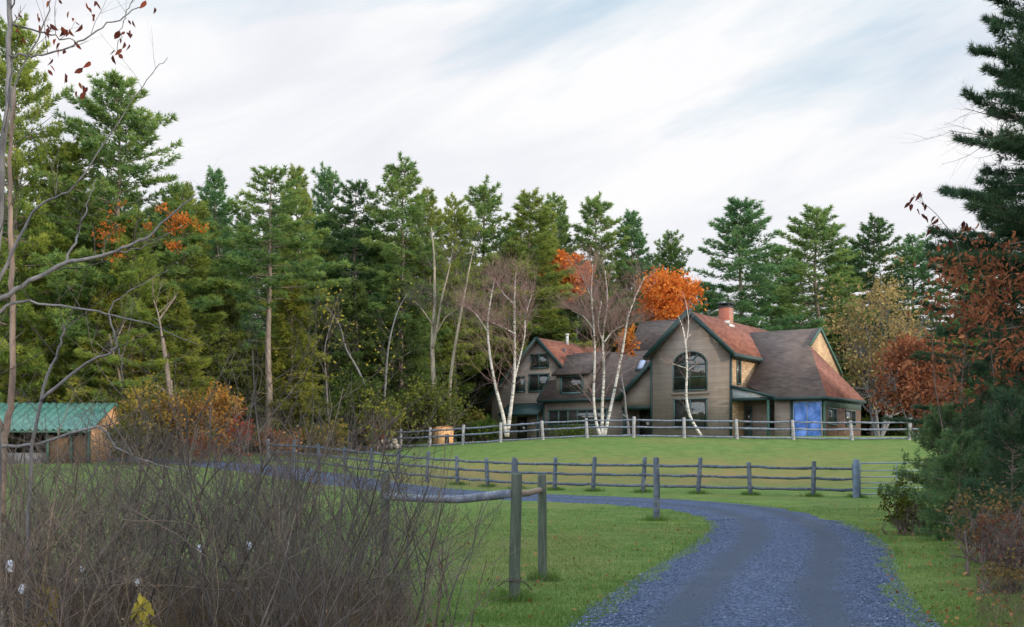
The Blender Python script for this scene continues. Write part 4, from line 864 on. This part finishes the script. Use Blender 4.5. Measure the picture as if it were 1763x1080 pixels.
def crown_tree(name, label, px, base_y_Y, top, half, cy, leafmat, n, lsize, seed, bark='bark_grey', depth=3, color=None, elong=1.3, group=None, cat='tree', bottom=None, stems=1, gaps=.35, thin=1.0):
    """trunk with recursively grown limbs filling an ellipsoidal volume; leaves gather in clumps round the twig tips"""
    Y = base_y_Y; p0 = at(px, Y); rng = np.random.default_rng(seed)
    zt = EYE + (HY - top) / F * Y - p0.z; zb = (EYE + (HY - bottom) / F * Y - p0.z) if bottom else zt * .25
    w = half / F * Y; e = empty(name, p0, label, cat, group); segs, tips = [], []
    for s in range(stems):
        d = np.array([rng.normal() * (.12 if stems == 1 else .4), rng.normal() * (.12 if stems == 1 else .3), 1.0])
        st = np.array([rng.normal() * .15 * (stems > 1), rng.normal() * .15 * (stems > 1), -.2])
        grow(rng, st, d, zt * (.8 if stems == 1 else .75) * rng.uniform(.85, 1.05), (.014 * zt + .012) * thin, depth, segs, tips, .06, .07, (7, 10), .75, .48, .25, .25 if stems == 1 else .2, 6)
    tp = np.array([t[0] for t in tips]); c = np.array([0, 0, (zt + zb) / 2]); rad = np.array([w, w, (zt - zb) / 2])
    # sphere-filling clump centres, kept irregular
    m = max(30, n // 26); cc = nrm(rng.normal(size=(m, 3))) * (rng.random((m, 1)) ** .42); lump = 1 + .16 * np.sin(cc[:, :1] * 5 + seed) + .12 * np.sin(cc[:, 2:] * 7 + cc[:, :1] * 4)
    cc = c + cc * rad * lump
    keep = rng.random(m) > gaps * .4; cc = cc[keep]
    inside = (((tp - c) / rad) ** 2).sum(1) < 1.2
    if inside.sum() > 5: cc = np.concatenate([cc, tp[inside][rng.permutation(inside.sum())[:m]]])
    idx = rng.integers(0, len(cc), n); ct = rng.normal(size=len(cc)) * .14
    pos = cc[idx] + rng.normal(size=(n, 3)) * np.array([.13, .13, .09]) * w
    v, f = (leaffolds if Y < 27 else leafquads)(pos, rng, lsize, elong, .15 if Y > 27 else .5)
    good = [s for s in segs if (((np.array(s[1]) - c) / (rad * 1.1)) ** 2).sum() < 1 or s[1][2] < zb + .5 and math.hypot(s[1][0], s[1][1]) < w]
    link('trunk', segs_mesh('trunk', good, 5), M[bark], e)
    # twigs reaching the outer clumps so that no leaves hang free
    lf = link('crown', mesh('crown', v, [f], tint=np.repeat(np.clip(rng.normal(.42, .2, n) + ct[idx], 0, 1), 2 if Y < 27 else 1)), M[leafmat], e)
    if color: lf.color = color
    return e
crown_tree('maple_tree', 'bright orange maple above the three-stemmed birch', 978, 99, 418, 38, 465, 'maple', 4200, .24, 1, bottom=515, gaps=1.2, color=(1.0, .95, 1.1, 1))
crown_tree('maple_tree', 'round bright orange maple behind the ridge of the main gable', 1153, 97, 462, 54, 510, 'maple', 5600, .24, 2, bottom=560, gaps=1.2, color=(1.0, .95, 1.1, 1))
crown_tree('maple_tree', 'dull rust-orange maple behind the left birch twigs', 868, 106, 462, 40, 500, 'maple', 1700, .26, 3, bottom=545, color=(.55, .5, .8, 1))
crown_tree('maple_tree', 'small orange maple sprays showing low between birch stems and roof', 1083, 76, 560, 20, 580, 'maple', 420, .22, 4, bottom=612, color=(.75, .8, .9, 1))
crown_tree('maple_tree', 'orange maple branch glowing high among the left pines', 305, 65, 325, 42, 365, 'maple', 420, .16, 5, bottom=440, gaps=1.5, bark='bark_pine', color=(.7, .7, .9, 1))
crown_tree('maple_tree', 'small amber maple behind the lit pine by the shed', 185, 64.5, 335, 40, 400, 'maple', 240, .15, 6, bottom=460, gaps=1.5, bark='bark_pine', color=(.6, .6, .8, 1))
crown_tree('maple_tree', 'tan-leaved maple with grey stems beside the right end of the house', 1512, 93, 458, 86, 560, 'tan', 4600, .24, 7, bottom=690, stems=4, gaps=1.5, color=(.95, 1.0, 1.05, 1))
crown_tree('oak_tree', 'low russet oak beside the right end of the house', 1580, 74, 575, 72, 650, 'oak', 5200, .2, 8, bottom=735, stems=2, gaps=.5)
crown_tree('oak_tree', 'russet oak with hanging leaves in front of the dark near pine', 1716, 22.6, 345, 122, 520, 'oak', 1700, .082, 9, bottom=720, stems=3, gaps=1.9, elong=1.7, depth=3, bark='twig_brown', thin=.25, color=(1.1, 1.15, 1.15, 1))
# a single twig of dark leaves reaching out of the russet oak
tw = empty('oak_sapling', at(1660, 24), 'slim oak sapling whose topmost twig holds a few dark hanging leaves against the sky', 'tree')
mb = MB(); o0 = Vector(tw.location); ln = [(1660, 790 + 2000 * (1.6 - o0.z) / 24, .018), (1655, 700, .016), (1662, 560, .012), (1650, 430, .009), (1625, 385, .008), (1600, 358, .006), (1578, 346, .004)]
mb.tube(catmull([tuple(pt(a, b_, 24) - o0) for a, b_, r in ln], 5), list(np.interp(np.linspace(0, 1, 31), np.linspace(0, 1, 7), [r for _, _, r in ln])), 6)
for a, b_ in (((1600, 358), (1572, 335)), ((1590, 352), (1585, 330)), ((1625, 385), (1598, 392)), ((1640, 405), (1660, 380))): mb.tube([pt(*a, 24) - o0, pt(*b_, 24) - o0], .004, 4)
mb.build('trunk', M['twig_brown'], tw)
lv = np.array([tuple(pt(a + dx, b_ + dy, 24) - o0) for a, b_ in ((1572, 335), (1585, 330), (1590, 348), (1578, 360), (1566, 348), (1586, 368), (1598, 392), (1606, 386), (1612, 372), (1660, 380), (1632, 412), (1640, 430)) for dx, dy in ((0, 0), (4, 3))])
v, f = leaffolds(lv, np.random.default_rng(2), .11, 1.6, 1.4); link('leaves', mesh('leaves', v, [f], tint=np.full(2 * len(lv), .15)), M['darkleaf'], tw)

# ------------------------------------------------------------------ shrubs
def shrub(label, px, Y, top, half, leafmat, n, lsize, seed, color=None, bottom=None, name='shrub', gaps=.5, stems=5, group=None, bark='twig_brown'):
    b_ = bottom or (HY - (at(px, Y).z + .15 - EYE) * F / Y)
    return crown_tree(name, label, px, Y, top, half, 0, leafmat, n, lsize, seed, bark, 2, color, 1.3, group, 'shrub', b_, stems, gaps)
for a in [
    ('olive-yellow leafy shrub just right of the shed', 250, 60, 652, 55, 'bushleaf', 2300, .15, 20, (1.55, 1.15, 1.0, 1)),
    ('orange-tinged olive shrub between the shed and the bright orange shrub', 315, 60.5, 655, 50, 'bushleaf', 2000, .15, 21, (1.9, 1.05, .8, 1)),
    ('bright orange shrub at the foot of the woods', 375, 60.5, 650, 38, 'maple', 1700, .15, 22, (.52, .8, 1, 1)),
    ('small scarlet shrub right of the bright orange shrub', 412, 61, 700, 22, 'maple', 700, .13, 23, (.42, .3, .8, 1)),
    ('low red shrub below the olive shrubs', 345, 59.5, 738, 28, 'maple', 500, .12, 24, (.38, .35, .8, 1)),
    ('low brown and orange bush at the foot of the hemlocks', 478, 64, 735, 45, 'oak', 1200, .15, 25, (1, 1.1, .9, 1)),
    ('thin brownish bush between the hemlock foot and the red-leaved bush', 560, 66, 720, 45, 'bushleaf', 1300, .15, 26, (1.1, .85, .8, 1)),
    ('dark green bush in the gap of the woods', 610, 72, 640, 60, 'bushleaf', 2600, .17, 27, (.45, .6, .6, 1)),
    ('red-leaved bush by the log stack', 638, 72, 712, 22, 'maple', 500, .15, 28, (.5, .45, .9, 1)),
    ('olive green bush below the forked pale bare tree', 748, 75.5, 640, 55, 'bushleaf', 3400, .17, 29, (.8, .9, .8, 1)),
    ('dark olive bush behind the little orange hut', 700, 77, 675, 50, 'bushleaf', 2400, .16, 30, (.65, .7, .7, 1)),
    ('brownish olive bush left of the far left gable', 806, 77.5, 700, 40, 'bushleaf', 1700, .17, 31, (.7, .65, .6, 1)),
    ('dark green bush at the foot of the left birch', 838, 75, 718, 32, 'bushleaf', 1800, .14, 32, (.4, .6, .5, 1)),
    ('low green foundation bush under the low wing windows', 985, 82, 733, 60, 'bushleaf', 1200, .12, 33, (.4, .55, .5, 1)),
    ('grey-green bush beside the tan end wall of the shed', 215, 58.5, 705, 28, 'bushleaf', 900, .13, 34, (.6, .65, .7, 1)),
    ('thin pale-leaved bush in front of the dark gap', 655, 70, 665, 40, 'bushleaf', 700, .16, 35, (1.1, 1.1, .9, 1)),
]: shrub(*a)
# evergreen bushes under the near pine
BUSH = make_pine(71, h=3.0, base=.02, W=1.5, step=.16, dens=46, bl=.16, bw=.018, nb=8, ragged=.5, rtrunk=.05, power=.5)
bp = None
for px, Y, top, half, lab, col in [
    (1632, 25, 725, 82, 'dark green young pine bush nearest the metal gate', (1.7, 1.5, 1.2, 1)), (1705, 23, 690, 100, 'taller dark young pine bush behind the gate-side bush', (1.15, 1.15, 1.05, 1)),
    (1740, 20, 705, 95, 'dark young pine bush at the foot of the near pine', (1, 1, 1, 1)), (1650, 22, 765, 78, 'low bright green young pine bush in front of the others', (1.9, 1.8, 1.4, 1))]:
    loc = at(px, Y); hh = EYE + (HY - top) / F * Y - loc.z; sc = (half / F * Y / 1.5, half / F * Y / 1.5, hh / 3.0)
    if bp is None:
        bp = proto_tree('pine_bush', BUSH[0], BUSH[1], M['bark_pine'], M['near_pine'], lab, 'bush', loc); bp.scale = sc
        for c in bp.children:
            if c.name.startswith('crown'): c.color = col
    else: copy_thing(bp, loc, px * .9, sc, lab, None, col)
shrub('dry brown bush with sparse tan leaves in front of the pine bushes', 1720, 16.5, 810, 90, 'tan', 600, .05, 50, (.55, .55, .6, 1), stems=9, gaps=.8)
shrub('straggly olive bush at the foot of the gate-side pine bush', 1556, 24.5, 815, 36, 'bushleaf', 900, .06, 51, (.6, .65, .6, 1), stems=7)
shrub('tangled brown bush in the near corner beside the drive', 1765, 13.2, 945, 85, 'tan', 420, .035, 52, (.5, .5, .55, 1), stems=10, gaps=.8)

shrub('dense twiggy brown bush between the near pine bushes and the corner bush', 1735, 15, 850, 70, 'oak', 300, .04, 53, (.6, .6, .7, 1), stems=12, gaps=.8)
# ------------------------------------------------------------------ bare thicket beside the camera
def bare_shrub_mesh(seed, h=1.9, stems=7):
    rng = np.random.default_rng(seed); sg, tp = [], []
    for s in range(stems):
        st = np.array([rng.normal() * .16, rng.normal() * .16, -.05]); d = np.array([rng.normal() * .28, rng.normal() * .28, 1])
        grow(rng, st, d, h * rng.uniform(.5, 1.0), rng.uniform(.005, .0105), 2, sg, tp, .07, .15, (4, 7), .6, .5, .4, .3, 6)
    return segs_mesh('branches', sg, 3), tp
protoS = []
rng = np.random.default_rng(77); prng = random.Random(31)
SH = [bare_shrub_mesh(s, 1.95, 6) for s in range(8)]
spots = []
for i in range(44):
    Y = prng.uniform(6.2, 13.6); t = prng.uniform(-.47, -.075) if i % 4 else prng.uniform(-.2, -.06)
    spots.append((t * Y, Y, prng.uniform(.62, 1.0)))
spots += [(-.95, 9.2, 1.22), (-1.25, 9.6, 1.18), (-1.55, 9.0, 1.3), (-1.05, 11.2, 1.2), (-.72, 9.8, 1.0), (-1.9, 9.8, 1.1)]
spots += [(prng.uniform(-.2, -.085) * y, y, prng.uniform(1.15, 1.45)) for y in (8.2, 9.4, 10.6, 11.8)]
spots += [(prng.uniform(-.42, -.2) * y, y, prng.uniform(1.05, 1.25)) for y in (8, 9, 10, 11, 12)]
spots += [(prng.uniform(-.46, -.17) * y, y, prng.uniform(.75, 1.05)) for y in np.linspace(6.4, 12.5, 9)]
spots += [(prng.uniform(-.44, -.16) * y, y, prng.uniform(1.02, 1.25)) for y in np.linspace(9, 13.5, 11)]
spots = [q for q in spots if not (-.135 < q[0] / q[1] < -.088 and q[1] < 13.5 and random.Random(int(q[1] * 1000)).random() < .75)]
for i, (x, y, s) in enumerate(spots):
    k_ = i % 8; loc = (x, y, H(x, y)); tall = s > 1.01
    lab = ['tall bare grey shrub at the edge of the thicket by the fence brace', 'leafless grey-brown shrub in the dense roadside thicket'][0 if tall else 1]
    e = empty('bare_shrub', loc, lab, 'shrub', 'tall shrubs at the thicket edge' if tall else 'leafless shrubs of the thicket', rz=prng.uniform(0, 6.28)); e.scale = (s * prng.uniform(.9, 1.25), s * prng.uniform(.9, 1.25), s)
    me = SH[k_][0]; o = link('branches', me, M[('twig_grey', 'twig_brown', 'twig_grey', 'stalk')[k_ % 4]], e)
# dry weeds filling the lower thicket
grass_patch('undergrowth', 62000, 21, 5.5, 14.2, -.5, -.095, .12, .68, .006, M['drygrass'], 'dense dry brown weeds filling the lower thicket', 'undergrowth',
            lambda x, y, r: (x / y < -.1 + r.normal(size=len(x)) * .02) & (r.random(len(x)) < np.clip((14.6 - y) / 3, 0, 1)), 1.0, .4)
grass_patch('dry_grass', 5000, 22, 9, 19, .4, .5, .03, .18, .006, M['drygrass'], 'dry brown grass under the bushes beside the drive', 'grass', None, 1.2, .5)
# small leaves left on the thicket
n = 2200; r_ = np.random.default_rng(9); y = r_.uniform(6, 13, n); x = y * r_.uniform(-.48, -.085, n)
v, f = leafquads(np.stack([x, y, hgt(x, y) + r_.uniform(.1, 1.2, n) + np.where((x / y > -.22) & (r_.random(n) < .5), .6, 0)], 1), r_, .016, 1.4, .6)
tag(link('thicket_leaves', mesh('thicket_leaves', v, [f], tint=np.clip(r_.normal(.25, .22, n), 0, 1)), M['drygrass']), 'shrivelled small leaves clinging all over the thicket', 'leaves', kind='stuff')
# milkweed
for i, (px, py, Y, lab) in enumerate([(345, 945, 8.4, 'milkweed with white fluff, left of the pair in the middle of the thicket'), (428, 942, 8.6, 'milkweed with brightest white fluff nearest the tall thicket edge'),
        (237, 1003, 7.6, 'milkweed with low fluff above the yellow-leaved weed'), (38, 1014, 7.2, 'milkweed with white fluff at the edge of the picture'), (18, 975, 7.9, 'milkweed with bluish fluff just above the edge one'), (142, 980, 8.0, 'milkweed with small fluff between the edge ones and the low one')]):
    b0 = at(px, Y); e = empty('milkweed', b0, lab, 'weed'); top = pt(px, py, Y) - b0; b = MB(); b.tube([(.05, 0, -.05), (.02, 0, top.z * .5), tuple(top)], [.006, .005, .003], 5)
    b.build('stem', M['stalk'], e)
    r_ = np.random.default_rng(60 + i); m_ = 1500; pos = np.array(top)[None] + rv(r_, m_) * r_.random((m_, 1)) ** .5 * np.array([.02, .02, .03]) * (1 + .4 * np.sin(i * 2.1)); v, f = blades(pos, rv(r_, m_), np.full(m_, .009), np.full(m_, .006), r_)
    link('seed_fluff', mesh('seed_fluff', v, [f]), M['fluff'], e)
    b = MB()
    for sgn in (-1, 1): b.tube([tuple(top + Vector((sgn * .012, 0, -.03))), tuple(top + Vector((sgn * .024, 0, 0))), tuple(top + Vector((sgn * .016, 0, .04)))], [.004, .011, .002], 6)
    b.build('pod', M['stalk'], e)
yp = at(247, 7.4); e = empty('weed', yp, 'weed with drooping yellow leaves low in the thicket', 'weed'); zt = (pt(247, 1020, 7.4) - yp).z; b = MB(); b.tube([(0, 0, -.05), (.01, 0, zt)], [.006, .003], 5); b.build('stem', M['stalk'], e)
r_ = np.random.default_rng(5); m_ = 34; pos = np.stack([r_.normal(size=m_) * .03, r_.normal(size=m_) * .03, zt - r_.random(m_) * .28], 1); v, f = leafquads(pos, r_, .055, 1.9, 1.2); link('leaves', mesh('leaves', v, [f], tint=r_.random(m_)), M['yellowleaf'], e)
yp = at(82, 7.2); e = empty('weed', yp, 'weed with narrow yellow-brown leaves left in the thicket', 'weed'); zt = (pt(82, 1000, 7.2) - yp).z; b = MB(); b.tube([(0, 0, -.05), (.01, 0, zt)], [.006, .003], 5); b.build('stem', M['stalk'], e)
pos = np.stack([r_.normal(size=40) * .025, r_.normal(size=40) * .025, zt - r_.random(40) * .3], 1); v, f = leafquads(pos, r_, .04, 2.4, 1.4); lo = link('leaves', mesh('leaves', v, [f], tint=r_.random(40)), M['yellowleaf'], e); lo.color = (.7, .6, .6, 1)

# ------------------------------------------------------------------ near saplings at the left edge
def traced(name, label, Y, lines, bark, leaf=None, leaves=(), lsize=.05, seed=0, twigs=0, tL=.35):
    base_ = at(lines[0][0][0], Y); e = empty(name, base_, label, 'tree'); mb = MB(); sg, tp = [], []; rng = np.random.default_rng(seed)
    for i, ln in enumerate(lines):
        dy = rng.uniform(-.3, .3) if i else 0
        pts = [pt(px, py, Y) - base_ + Vector((0, dy * j / len(ln), 0)) for j, (px, py, r) in enumerate(ln)]
        cp = catmull([tuple(p) for p in pts], 6); cr = np.interp(np.linspace(0, 1, len(cp)), np.linspace(0, 1, len(ln)), [r for _, _, r in ln])
        cp[1:-1] += rng.normal(size=cp[1:-1].shape) * .006
        mb.tube(cp, list(cr), 7)
        for _ in range(twigs):
            k = rng.integers(len(cp) // 4, len(cp)); d = np.array([rng.uniform(-.6, 1), rng.normal() * .5, rng.uniform(.1, 1)])
            grow(rng, cp[k], d, tL * rng.uniform(.5, 1.3), min(.005, cr[k] * .5), 1, sg, tp, .04, .1, (1, 3), .5, .55)
    mb.build('trunk', M[bark], e, True)
    if sg: link('branches', segs_mesh('branches', sg, 3), M['twig_grey'], e)
    if leaves:
        pos = np.array([tuple(pt(a, b_, Y) - base_) for a, b_ in leaves]); pos = np.repeat(pos, 2, 0) + rng.normal(size=(len(pos) * 2, 3)) * .018
        v, f = leaffolds(pos, rng, lsize * 1.15, 1.35, 1.3); link('leaves', mesh('leaves', v, [f], tint=np.repeat(np.clip(rng.normal(.35, .3, len(pos)), 0, 1), 2)), M[leaf], e)
    return e
traced('sapling', 'thin grey sapling trunk with dark drooping leaves at its top along the picture edge', 7.0,
    [[(-8, 1500, .03), (-6, 900, .026), (-10, 560, .022), (2, 330, .02), (14, 150, .018), (16, 0, .015), (14, -120, .01)],
     [(14, 96, .008), (70, 92, .006), (130, 70, .005), (190, 30, .004), (240, 2, .003)], [(16, 40, .006), (80, 55, .005), (115, 58, .003)],
     [(10, 200, .006), (45, 120, .005), (85, 60, .004), (110, 0, .003)], [(16, 20, .005), (60, -30, .004), (120, -60, .003)], [(240, -40, .004), (225, 10, .003), (215, 40, .0025), (205, 92, .002)], [(120, -60, .004), (180, -55, .004), (240, -40, .004)]],
    'bark_grey', 'darkleaf', [(24, 25), (28, 45), (32, 60), (95, 8), (75, 25), (80, 42), (90, 47), (72, 48), (112, 48), (122, 50), (125, 28), (133, 38), (145, 8), (162, 6), (162, 32), (98, 70), (112, 57), (105, 92), (130, 70), (222, 38), (214, 50), (206, 60), (218, 64), (204, 88), (196, 96), (212, 80), (118, 132), (150, 112), (144, 142), (152, 152), (140, 160), (256, -4), (90, 98), (85, 110)], .036, 3, 3, .3)
traced('sapling', 'brown-barked young tree leaning up through the thicket in front of the shed', 9.0,
    [[(2, 900, .032), (4, 790, .03), (10, 740, .027), (18, 690, .025), (22, 560, .022), (20, 420, .02), (16, 300, .017), (24, 150, .012)],
     [(10, 745, .02), (-30, 650, .015), (-60, 560, .01)]], 'bark_tan', seed=4, twigs=6, tL=.6)
traced('sapling', 'grey leaning bare tree whose long limb sweeps across the pines', 8.0,
    [[(-90, 900, .035), (-70, 640, .026), (-30, 540, .02), (40, 492, .016), (110, 455, .014), (190, 435, .011), (250, 408, .009), (300, 365, .007), (335, 335, .004)],
     [(110, 455, .009), (130, 400, .007), (140, 345, .004), (150, 300, .002)], [(-40, 560, .015), (60, 370, .009), (140, 320, .006), (250, 160, .003), (300, 112, .002)], [(190, 435, .006), (240, 425, .004), (290, 395, .002)],
     [(-50, 585, .012), (20, 520, .01), (100, 525, .008), (190, 540, .006), (260, 560, .003), (330, 590, .002)]], 'bark_grey', seed=5, twigs=7, tL=.4)
traced('sapling', 'grey forked bare sapling with arching limb in front of the shed end', 8.6,
    [[(45, 1060, .016), (50, 850, .014), (70, 690, .012), (105, 590, .009), (110, 560, .006)], [(70, 690, .014), (150, 625, .01), (205, 600, .008), (195, 540, .006), (240, 500, .004), (300, 470, .002)],
     [(-40, 770, .014), (60, 765, .012), (160, 735, .009), (190, 770, .008), (260, 800, .006), (330, 815, .003)], [(205, 600, .006), (202, 660, .004)]], 'bark_grey', seed=6, twigs=8, tL=.5)
# fallen leaves
n = 1500; r_ = np.random.default_rng(15); y = 10 + 26 * r_.random(n) ** 1.3; x = y * np.where(r_.random(n) < .6, r_.uniform(.3, .45, n), r_.uniform(-.1, .3, n)); k_ = road_dist(x, y) > 1.5; x, y = x[k_], y[k_]
v, f = leafquads(np.stack([x, y, hgt(x, y) + .03], 1), r_, .05, 1.3, .1, 1.0); tag(link('fallen_leaves', mesh('fallen_leaves', v, [f], tint=r_.random(len(x))), M['fallen']), 'scattered brown fallen leaves on the grass beside the drive', 'leaves', kind='stuff')

# ------------------------------------------------------------------ sky, sun, camera
EL, AZ = R(15), (.9, -.43)
sun_dir = Vector((AZ[0] * math.cos(EL), AZ[1] * math.cos(EL), math.sin(EL))).normalized()
W = bpy.data.worlds.new('World'); C.world = W; W.use_nodes = True; nt = W.node_tree; nt.nodes.clear()
out = nt.nodes.new('ShaderNodeOutputWorld')
sky = nt.nodes.new('ShaderNodeTexSky'); sky.sky_type = 'NISHITA'; sky.sun_disc = False; sky.sun_elevation = EL; sky.sun_rotation = math.atan2(sun_dir.x, sun_dir.y)
bg1 = N(nt, 'ShaderNodeBackground', Strength=.13); nt.links.new(sky.outputs[0], bg1.inputs['Color'])
tc = nt.nodes.new('ShaderNodeTexCoord'); sx = N(nt, 'ShaderNodeSeparateXYZ'); nt.links.new(tc.outputs['Generated'], sx.inputs[0])
azi = math_(nt, 'ARCTAN2', sx.outputs['X'], sx.outputs['Y']); ele = math_(nt, 'ARCSINE', sx.outputs['Z'])
cb = N(nt, 'ShaderNodeCombineXYZ'); nt.links.new(azi, cb.inputs[0]); nt.links.new(ele, cb.inputs[1])
mr = N(nt, 'ShaderNodeMapping'); mr.inputs['Rotation'].default_value = (0, 0, R(-19)); nt.links.new(cb.outputs[0], mr.inputs[0])
mp = N(nt, 'ShaderNodeMapping'); mp.inputs['Scale'].default_value = (2.2, 8.5, 1); mp.inputs['Location'].default_value = (.6, .35, 0); nt.links.new(mr.outputs[0], mp.inputs[0])
n1 = noise(nt, mp.outputs[0], .8, 7, .55, .4); n2 = noise(nt, mp.outputs[0], 1.2, 7, .55, .5)
mp2 = N(nt, 'ShaderNodeMapping'); mp2.inputs['Location'].default_value = (4.3, 1.7, 0); mp2.inputs['Scale'].default_value = (3, 4, 1); nt.links.new(cb.outputs[0], mp2.inputs[0]); n3 = noise(nt, mp2.outputs[0], .8, 4, .5)
cl = ramp(nt, n2, [(.32, (.74, .76, .85)), (.46, (.87, .88, .94)), (.56, (.985, .985, 1.0))])
cl = mixc(nt, ramp(nt, n3, [(.35, (0, 0, 0)), (.6, (.5, .5, .5))]), cl, (1.0, 1.0, 1.0))
# unseen sky overhead and behind the camera, brightened as added fill light
zen = ramp(nt, sx.outputs['Z'], [(.38, (0, 0, 0)), (.65, (1, 1, 1))]); beh = ramp(nt, sx.outputs['Y'], [(0, (1, 1, 1)), (.35, (0, 0, 0))])
boost = math_(nt, 'ADD', 1.0, math_(nt, 'MULTIPLY', math_(nt, 'MAXIMUM', zen, beh), 1.55))
bg2 = N(nt, 'ShaderNodeBackground'); nt.links.new(cl, bg2.inputs['Color']); nt.links.new(boost, bg2.inputs['Strength'])
hi = ramp(nt, sx.outputs['Z'], [(.24, (0, 0, 0)), (.38, (.3, .3, .3))])
thin = ramp(nt, math_(nt, 'SUBTRACT', n1, hi), [(.06, (0, 0, 0)), (.31, (1, 1, 1))])
cl2 = mixc(nt, thin, (.5, .72, .88), cl); nt.links.new(cl2, bg2.inputs['Color'])
fac = ramp(nt, thin, [(0, (.82, .82, .82)), (1, (1, 1, 1))])
mx = nt.nodes.new('ShaderNodeMixShader'); nt.links.new(fac, mx.inputs[0]); nt.links.new(bg1.outputs[0], mx.inputs[1]); nt.links.new(bg2.outputs[0], mx.inputs[2]); nt.links.new(mx.outputs[0], out.inputs['Surface'])

sl = bpy.data.lights.new('sun', 'SUN'); sl.energy = 3.3; sl.angle = R(.6); sl.color = (1, .84, .62)
so = bpy.data.objects.new('sun', sl); COL.objects.link(so); so.rotation_euler = sun_dir.to_track_quat('Z', 'Y').to_euler(); so.location = sun_dir * 60

cam = bpy.data.cameras.new('camera'); cam.sensor_width = 36; cam.lens = 36 * F / 1763; cam.shift_y = (HY - 540) / 1763; cam.clip_end = 6000; cam.clip_start = .05
co = bpy.data.objects.new('camera', cam); COL.objects.link(co); co.location = (0, 0, EYE); co.rotation_euler = (R(90), 0, 0); C.camera = co
C.view_settings.view_transform = 'Standard'; C.view_settings.look = 'None'; C.view_settings.exposure = 0; C.view_settings.gamma = 1
C.render.engine = 'CYCLES'; C.cycles.use_denoising = True; C.cycles.max_bounces = 6; C.cycles.diffuse_bounces = 3; C.cycles.transparent_max_bounces = 4
C.cycles.use_adaptive_sampling = True
